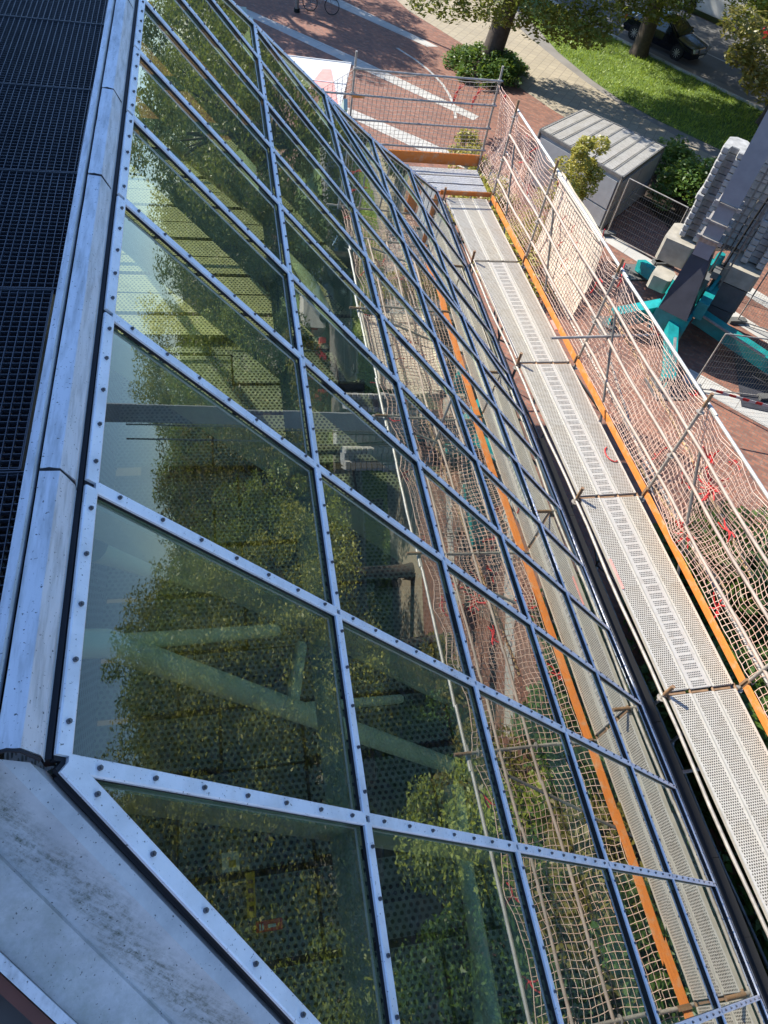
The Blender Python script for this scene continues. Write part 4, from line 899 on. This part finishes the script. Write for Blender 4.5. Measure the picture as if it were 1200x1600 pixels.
# ------------------------------------------------------------------ crane
cr = empty('tower_crane', (13.6, 15.4, GZ), 'teal footed self-erecting crane with a grey box mast', 'crane')
CO = np.array([13.6, 15.4, -12.5]); ca = np.array([.75, -.66, 0]) / math.hypot(.75, .66); cb = np.array([.66, .75, 0]) / math.hypot(.66, .75); cz_ = np.array([0, 0, 1.])
def K(a, b, c): return CO + ca * a + cb * b + cz_ * c
def kbox(mb, a0, a1, b0, b1, c0, c1, mi=0): return mb.box(K((a0 + a1) / 2, (b0 + b1) / 2, (c0 + c1) / 2), (a1 - a0, b1 - b0, c1 - c0), (ca, cb, cz_), mi)
def cpart(mb, n_, m_, p=None): return mb.build(n_, m_, p or cr)
mb = MB(); kbox(mb, -.98, -.46, -.42, .10, 4.28, 26); cpart(mb, 'mast', 'mast')
for c in (4.25, 3.75, 3.3):
    mb = MB(); kbox(mb, -1.02, -.42, -.46, .14, c - .02, c + .02)
    for a in (-1.02, -.42): kbox(mb, a - .05, a + .05, -.50, -.42, c - .05, c + .05)
    cpart(mb, 'flange', 'galv')
mb = MB(); kbox(mb, -.95, -.49, -.39, .07, 2.75, 4.25); cpart(mb, 'mast_section', 'mast')
mb = MB(); 
q = [(-.97, -.30, 2.9), (-.47, -.22, 2.9), (-.18, -.86, 1.15), (-1.06, -.80, 1.15)]; q2 = [(-.97, .1, 2.9), (-.47, .1, 2.9), (-.18, .0, 1.15), (-1.06, .0, 1.15)]
vs = [K(*p) for p in q] + [K(*p) for p in q2]
mb.add(vs, [(3, 2, 1, 0), (4, 5, 6, 7), (0, 1, 5, 4), (1, 2, 6, 5), (2, 3, 7, 6), (3, 0, 4, 7)]); cpart(mb, 'mast_foot', 'mast_dark')
mb = MB(); mb.add([K(-.98, -.43, 3.3), K(-.46, -.43, 3.3), K(-.46, -.3, 2.9), K(-.98, -.33, 2.9), K(-.9, -.1, 3.3), K(-.5, -.1, 3.3)], [(3, 2, 1, 0), (0, 1, 5, 4)]); cpart(mb, 'collar', 'galv')
mb = MB(); kbox(mb, -1.1, -.1, -.8, 1.4, .45, 1.15); kbox(mb, -.15, .15, -.4, 1.5, 1.1, 1.6); cpart(mb, 'base_frame', 'teal')
mb = MB(); kbox(mb, -1.0, -.2, .3, 1.3, 1.15, 1.9); kbox(mb, -.25, -.05, .5, 1.2, 1.9, 2.1); cpart(mb, 'machinery', 'ballast_dark')
mb = MB(); mb.tube([K(-.27, 1.0, 1.95), K(-.27, 1.0, 2.36)], .12, 14); mb.tube([K(-.27, 1.0, 2.36), K(-.27, 1.0, 2.42)], .105, 14); kbox(mb, -.5, -.36, .8, 1.2, 1.9, 2.1); cpart(mb, 'motor', 'teal')
mb = MB(); mb.bar(K(-.10, -.05, 1.25), K(.05, 1.45, 2.1), .09, .16); mb.bar(K(-.17, -.5, .9), K(-.10, .1, 1.4), .12, .14); cpart(mb, 'side_arm', 'teal')
for nm, p0, p1, w, h in (('a', (-.5, -.7, .8), (.22, -2.55, .28), .30, .30), ('b', (.0, .4, .75), (3.4, -.1, .42), .34, .40), ('c', (-1.0, -.1, .75), (-2.1, -.9, .3), .36, .5), ('d', (-1.0, 1.2, .75), (-2.4, 2.6, .3), .3, .34)):
    mb = MB(); mb.bar(K(*p0), K(*p1), w, h); mb.bar(K(*p1) + np.array([0, 0, .05]), K(*p1) + np.array([0, 0, .051]) - np.array([0, 0, .4]), .16, .16, (1, 0, 0)); ob = cpart(mb, 'outrigger', 'teal')
    mb = MB(); e = K(*p1); mb.tube([(e[0], e[1], GZ + .02), (e[0], e[1], GZ + .12)], .28, 14); mb.box((e[0], e[1], GZ + .01), (.9, .9, .05)); mb.build('foot_pad', 'ballast_dark', ob)
mb = MB(); mb.bar(K(.1, .1, .98), K(2.2, -.25, .82), .08, .04); cpart(mb, 'step_plate', 'galv')
mb = MB(); mb.bar(K(-.22, -1.5, .95), K(.05, -2.1, .67), .07, .03); cpart(mb, 'step_plate', 'galv')
mb = MB(); mb.tube([K(-.05, .9, 2.1), K(0, .9, 3.6), K(.1, 1.0, 4.9)], .03, 6); mb.tube([K(.1, 1.2, 1.9), K(.12, 1.2, 4.9)], .02, 6); cpart(mb, 'cable', 'black')
# lattice at the back of the mast
mb = MB()
for a, b in ((-.32, .75), (.12, .75)): kbox(mb, a - .025, a + .025, b - .025, b + .025, 1.2, 12)
for i in range(14): c = 2.2 + i * .5; mb.bar(K(-.32, .75, c), K(.12, .75, c), .015, .015)
cpart(mb, 'lattice', 'galv_dark')
def blockmb(a0, a1, b0, b1, c0, c1):
    # C-shaped ballast block: two horns and a recess on the front, chamfered corners
    ch = .035; w = a1 - a0
    P = [(a0 + ch, b0), (a0 + w * .28, b0), (a0 + w * .32, b0 + .22), (a1 - w * .32, b0 + .22), (a1 - w * .28, b0), (a1 - ch, b0), (a1, b0 + ch), (a1, b1 - .16), (a1 - .16, b1), (a0 + .16, b1), (a0, b1 - .16), (a0, b0 + ch)]
    mb = MB(); n_ = len(P); g = .02
    def ring(sc, c): 
        ma, mb_ = (a0 + a1) / 2, (b0 + b1) / 2
        return [K(ma + (a - ma) * sc, mb_ + (b - mb_) * sc, c) for a, b in P]
    rings = [ring(.96, c0 + g), ring(1, c0 + g + .018), ring(1, c1 - .022), ring(.96, c1)]
    vs = [p for r__ in rings for p in r__]; fs = [(k * n_ + i, k * n_ + (i + 1) % n_, (k + 1) * n_ + (i + 1) % n_, (k + 1) * n_ + i) for k in range(3) for i in range(n_)]
    fs += [tuple(range(n_))[::-1], tuple(range(3 * n_, 4 * n_))]
    return mb.add(vs, fs)
def ordn(i, n_): 
    w = ['lowest', 'second', 'third', 'fourth', 'fifth', 'sixth', 'seventh', 'eighth', 'ninth', 'tenth', 'eleventh', 'twelfth', 'thirteenth', 'topmost']
    return 'topmost' if i == n_ - 1 else w[i] if i == 0 else w[i] + ' from the bottom'
for nm, a0, a1, n_, lab in (('l', -1.64, -1.02, 14, 'in the stack left of the mast'), ('r', .25, .93, 14, 'in the stack right of the mast')):
    for i in range(n_):
        c0 = 2.28 + i * .187
        da = .05 if i == 6 else .004 * (i % 3); mb = blockmb(a0 - da, a1 + da, 1.25 - (da if i == 6 else 0) - .006 * (i % 2), 2.2, c0, c0 + .187)
        loc = tuple(K((a0 + a1) / 2, 1.7, c0)); o = empty('ballast_block', loc, 'grey ballast block, %s %s' % (ordn(i, n_), lab), 'ballast block', 'ballast blocks stacked on the crane')
        mb.build('concrete_body', 'ballast', o)
for col_, (a0, a1) in enumerate(((-.62, -.16), (-.15, .24))):
    for i in range(12):
        c0 = 2.3 + i * .235; mb = MB(); kbox(mb, a0 + .01, a1 - .01, 1.9, 2.5, c0, c0 + .22); kbox(mb, a0 + .03, a1 - .03, 1.88, 2.4, c0 + .02, c0 + .20)
        o = empty('ballast_block', tuple(K((a0 + a1) / 2, 2.2, c0)), 'square dark ballast block behind the mast, %s column, %s' % (('left', 'right')[col_], ordn(i, 12)), 'ballast block', 'square ballast blocks behind the mast'); mb.build('concrete_body', 'ballast', o)
for a0, a1, b0, b1, c0, c1, lab, mt in ((-1.95, -1.0, .95, 2.15, 1.55, 2.24, 'beige concrete footing slab under the left ballast stack', 'concrete'), (-1.75, -1.15, .25, 1.0, 1.0, 1.42, 'grey concrete slab beside the teal frame, left of the mast', 'concrete'),
        (-.1, .95, .9, 2.1, 1.75, 2.24, 'beige concrete footing slab under the right ballast stack', 'concrete'), (-.05, .9, .95, 2.0, .95, 1.7, 'dark concrete block under the right footing slab', 'ballast_dark'), (-.02, .88, 1.0, 2.0, .12, .9, 'dark concrete block standing on the paving right of the crane', 'ballast_dark')):
    mb = MB(); ch = .08
    P = [K(a, b, 0)[:2] for a, b in ((a0 + ch, b0), (a1 - ch, b0), (a1, b0 + ch), (a1, b1 - ch * 2), (a1 - ch * 2, b1), (a0 + ch * 2, b1), (a0, b1 - ch * 2), (a0, b0 + ch))]
    mb.prism([tuple(p) for p in P], GZ + c0, GZ + c1); ctr = K((a0 + a1) / 2, (b0 + b1) / 2, c0); tag(mb.build('footing_slab', mt, loc=tuple(ctr)), lab, 'concrete slab')

# ------------------------------------------------------------------ vehicles
def car(name, label, loc, ang, L, Wd, prof, side_glass, wheels, wr, body_mat, cat, rim=True, van=False):
    # local x forward, y left, z up
    o = empty(name, (0, 0, 0), label, cat); 
    n_ = len(prof); vs = []; ny = 7
    for j in range(ny):
        y = -1 + 2 * j / (ny - 1)
        for (x, z) in prof:
            tum = max(0, (z - .95)) * (0.24 if not van else .06); w = Wd / 2 - tum - (.05 if z < .35 else 0)
            e = 1 - (abs(y) ** 4) * .0; xx = x * (1 - .045 * abs(y) ** 3); zz = z - .05 * abs(y) ** 4 * (1 if z > .6 else 0)
            vs.append((xx, y * w, zz))
    fs = [(j * n_ + i, j * n_ + (i + 1) % n_, (j + 1) * n_ + (i + 1) % n_, (j + 1) * n_ + i) for j in range(ny - 1) for i in range(n_)]
    fs = [f[::-1] for f in fs]; fs += [tuple(range(n_)), tuple(range((ny - 1) * n_, ny * n_))[::-1]]
    mb = MB(); mb.add(vs, fs, 0, False); b = mb.build('body', body_mat, o)
    mod = b.modifiers.new('bevel', 'BEVEL'); mod.width = .04; mod.segments = 2; mod.limit_method = 'ANGLE'
    for s in (-1, 1):
        for poly in side_glass['side']:
            mb = MB(); t = lambda z: Wd / 2 - max(0, (z - .95)) * (0.24 if not van else .06) + .012
            a = [(x * (1 - .045), s * t(z), z - .05) for x, z in poly]; c = [(x, y - s * .03, z) for x, y, z in a]
            m_ = len(a); f = [tuple(range(m_)), tuple(range(m_, 2 * m_))[::-1]] + [(i, (i + 1) % m_, (i + 1) % m_ + m_, i + m_) for i in range(m_)]
            mb.add(a + c, f); mb.build('window', 'carglass', o)
        for wx in wheels:
            mb = MB(); y = s * (Wd / 2 - .10); mb.tube([(wx, y - .11, wr), (wx, y - .09, wr), (wx, y + .09, wr), (wx, y + .11, wr)], [wr * .9, wr, wr, wr * .9], 20); wo = mb.build('wheel', 'tyre', o)
            mb = MB(); yy = y + s * .112; mb.tube([(wx, yy, wr), (wx, yy + s * .012, wr)], wr * .66, 18, 1)
            for k in range(10): an = k * .628; mb.bar((wx, yy + s * .02, wr), (wx + math.cos(an) * wr * .62, yy + s * .012, wr + math.sin(an) * wr * .62), .03, .012, (0, 1, 0))
            mb.tube([(wx, yy, wr), (wx, yy + s * .028, wr)], wr * .14, 10); mb.build('rim', ['rim', 'tyre'], wo)
        mb = MB(); mb.tube([(wheels[0], s * (Wd / 2 - .02), wr + .02), (wheels[0], s * (Wd / 2 + .004), wr + .02)], wr * 1.12, 20); mb.tube([(wheels[1], s * (Wd / 2 - .02), wr + .02), (wheels[1], s * (Wd / 2 + .004), wr + .02)], wr * 1.12, 20); mb.build('wheel_arch', 'black', o)
    for poly in side_glass['cross']:
        (x0, z0), (x1, z1) = poly; w0 = Wd / 2 - max(0, z0 - .95) * .24 - .12; w1 = Wd / 2 - max(0, z1 - .95) * .24 - .14
        nx, nz = (z1 - z0), -(x1 - x0); l_ = math.hypot(nx, nz); sg = 1 if nx * (x0 + x1) > 0 else -1; nx, nz = sg * nx / l_ * .015, sg * nz / l_ * .015
        a = [(x0 + nx, -w0, z0 + nz), (x0 + nx, w0, z0 + nz), (x1 + nx, w1, z1 + nz), (x1 + nx, -w1, z1 + nz)]; c = [(x - 2 * nx, y, z - 2 * nz) for x, y, z in a]
        mb = MB(); mb.add(a + c, [(0, 1, 2, 3), (7, 6, 5, 4), (0, 4, 5, 1), (1, 5, 6, 2), (2, 6, 7, 3), (3, 7, 4, 0)]); mb.build('windscreen', 'carglass', o)
    x0 = max(p[0] for p in prof); x1 = min(p[0] for p in prof)
    for s in (-1, 1):
        mb = MB(); mb.box((x0 * .955 - .02, s * Wd * .36, .66), (.16, .34, .16)); mb.build('headlight', 'lampclear', o)
        mb = MB(); mb.box((x1 * .955 + .0, s * Wd * .40, .85 if not van else 1.15), (.14, .22, .2 if not van else .55)); mb.build('tail_light', 'lampred', o)
        mb = MB(); mb.box((side_glass['mirror'], s * (Wd / 2 + .10), 1.02), (.12, .2, .13)); mb.build('wing_mirror', body_mat, o)
    mb = MB(); mb.box((x0 - .005, 0, .60), (.05, .75, .18)); mb.build('grille', 'chrome', o)
    mb = MB(); mb.box((x0 + .015, 0, .38), (.02, .5, .11)); mb.build('number_plate', 'white', o)
    o.location = loc; o.rotation_euler = (0, 0, ang); return o
sed = [(2.25, .25), (2.30, .55), (2.20, .78), (1.35, .93), (1.10, .98), (.35, 1.40), (-.2, 1.46), (-1.1, 1.42), (-1.75, 1.02), (-2.2, .98), (-2.28, .6), (-2.2, .25)]
ang = math.atan2(-.835, .55)
car('car', 'black car parked at the kerb beside the grass strip', (23.45, 39.6, GZ), ang, 4.5, 1.78, sed,
    {'side': [[(.95, 1.0), (.30, 1.34), (-.3, 1.38), (-.3, 1.0)], [(-.36, 1.0), (-.36, 1.38), (-1.05, 1.35), (-1.55, 1.05)]], 'cross': [((1.08, 1.0), (.38, 1.38)), ((-1.72, 1.06), (-1.15, 1.40))], 'mirror': .75}, (1.35, -1.35), .33, 'carblack', 'car')
vn = [(2.5, .3), (2.55, .8), (2.35, 1.05), (1.75, 1.25), (1.15, 1.9), (.8, 2.0), (-2.4, 2.0), (-2.5, 1.9), (-2.52, .5), (-2.45, .3)]
car('van', 'white van with red tail lamp on the far side of the road', (29.5, 44.9, GZ), ang + math.pi, 5.0, 1.95, vn,
    {'side': [[(1.6, 1.3), (1.1, 1.8), (.45, 1.8), (.45, 1.3)]], 'cross': [((1.7, 1.33), (1.2, 1.85)), ((-2.51, 1.3), (-2.51, 1.8))], 'mirror': 1.5}, (1.6, -1.6), .36, 'white', 'van', van=True)
car('car', 'red car half hidden by leaves at the upper right corner', (32.4, 40.6, GZ), ang + math.pi, 4.4, 1.75, sed,
    {'side': [[(.95, 1.0), (.30, 1.34), (-.3, 1.38), (-.3, 1.0)], [(-.36, 1.0), (-.36, 1.38), (-1.05, 1.35), (-1.55, 1.05)]], 'cross': [((1.08, 1.0), (.38, 1.38)), ((-1.72, 1.06), (-1.15, 1.40))], 'mirror': .75}, (1.35, -1.35), .33, 'red', 'car')
# ------------------------------------------------------------------ kiosk, pole, bicycle
ks = empty('kiosk', (3.0, 27.0, GZ), 'low white kiosk roof with a faded red patch, left of the end guard net', 'kiosk')
def ang4(px, py, z):
    c = np.array([px - 600, py - 800, 1114.]); r = np.array([CX.dot(c), CY.dot(c), CZ.dot(c)]); return (r * z / r[2])[:2]
a_, b_, c_ = ang4(440, 86, -10.1), ang4(549, 99, -10.1), ang4(532, 168, -10.1); d_ = a_ + (c_ - b_)
mb = MB(); mb.prism([tuple(a_), tuple(b_), tuple(c_), tuple(d_)], -10.2, -10.1); mb.build('roof', 'white', ks)
mb = MB(); ctr = (a_ + c_) / 2; mb.prism([tuple(lerp(p, ctr, .06)) for p in (a_, b_, c_, d_)], GZ, -10.2); mb.build('wall', 'mast_dark', ks)
mb = MB(); u_ = b_ - a_; v_ = c_ - b_
pp = [a_ + u_ * s + v_ * t for s, t in ((.62, .22), (.74, .20), (.80, .40), (.97, .97), (.80, .97), (.52, .62))]
mb.prism([tuple(p) for p in pp], -10.099, -10.092); mb.build('roof_print', 'pink', ks)
mb = MB()
for q in (0, .5, 1): p = a_ + v_ * q; e = b_ + v_ * q; mb.bar((p[0], p[1], -10.09), (e[0], e[1], -10.09), .04, .03)
mb.build('roof_rib', 'white', ks)
def pole(label, x, y, h):
    o = empty('post', (x, y, GZ), label, 'post', 'posts casting long shadows on the plaza'); mb = MB(); mb.tube([(x, y, GZ), (x, y, GZ + h)], [.09, .06], 10); mb.build('shaft', 'galv_dark', o); mb = MB(); mb.tube([(x, y, GZ), (x, y, GZ + .15)], .14, 10); mb.build('base', 'black', o)
pole('dark post on the plaza next to the bicycle', 4.05, 39.3, 4.6)
pole('dark post whose long shadow crosses the upper paving stripe', 6.1, 41.5, 6.4)
bk = empty('bicycle', (5.3, 39.4, GZ), 'bicycle parked beside the dark post at the top of the picture', 'bicycle')
bd = np.array([.95, -.2, 0]); bd /= np.linalg.norm(bd); B0 = np.array([5.2, 39.5, GZ])
def Bp(x, z): return B0 + bd * x + np.array([0, 0, z])
for x in (-.52, .52):
    mb = MB(); mb.tube([Bp(x + .34 * math.cos(a), .35 + .34 * math.sin(a)) for a in np.linspace(0, 2 * math.pi, 25)], .02, 6); 
    for k in range(8): a = k * math.pi / 4; mb.tube([Bp(x, .35), Bp(x + .33 * math.cos(a), .35 + .33 * math.sin(a))], .003, 3)
    mb.build('wheel', 'tyre', bk)
mb = MB()
for p, q in (((-.52, .35), (-.15, .85)), ((-.15, .85), (.35, .8)), ((-.1, .35), (.35, .78)), ((-.52, .35), (-.1, .35)), ((-.1, .35), (-.15, .9)), ((.35, .8), (.52, .35)), ((.35, .8), (.33, 1.0))): mb.tube([Bp(*p), Bp(*q)], .016, 6)
mb.build('frame', 'galv_dark', bk); mb = MB(); mb.tube([Bp(.33, 1.0) + np.array([.06, .25, 0]), Bp(.33, 1.02), Bp(.33, 1.0) - np.array([.06, .25, 0])], .014, 6); mb.build('handlebar', 'black', bk)
mb = MB(); mb.box(Bp(-.17, .93), (.26, .12, .05)); mb.build('saddle', 'black', bk)
# a tree out of the frame whose shade falls across the plaza
c = copy_tree(oak, (-3.2, 45.0, GZ), 'oak beyond the plaza whose shade falls by the bicycle', rz=.9, sc=.9)
# building mass beyond the roof (closes the street)
for (x, y, w, l, h, lb) in ((62, 62, 16, 60, 11, 'pale building far beyond the street trees'), (66, 2, 14, 50, 12, 'long pale building behind the trees mirrored at left')):
    o = empty('building', (x, y, GZ), lb, 'building'); mb = MB(); mb.box((x, y, GZ + h / 2), (w, l, h)); mb.build('wall', 'concrete', o)
    for k in range(int(l / 5)):
        for f in range(3):
            mb = MB(); mb.box((x - w / 2 - .01, y - l / 2 + 2.5 + k * 5, GZ + 2 + f * 3.3), (.06, 1.6, 1.7)); mb.build('window', 'carglass', o)
    mb = MB(); mb.box((x, y, GZ + h + .15), (w + .6, l + .6, .3)); mb.build('roof', 'mast_dark', o)
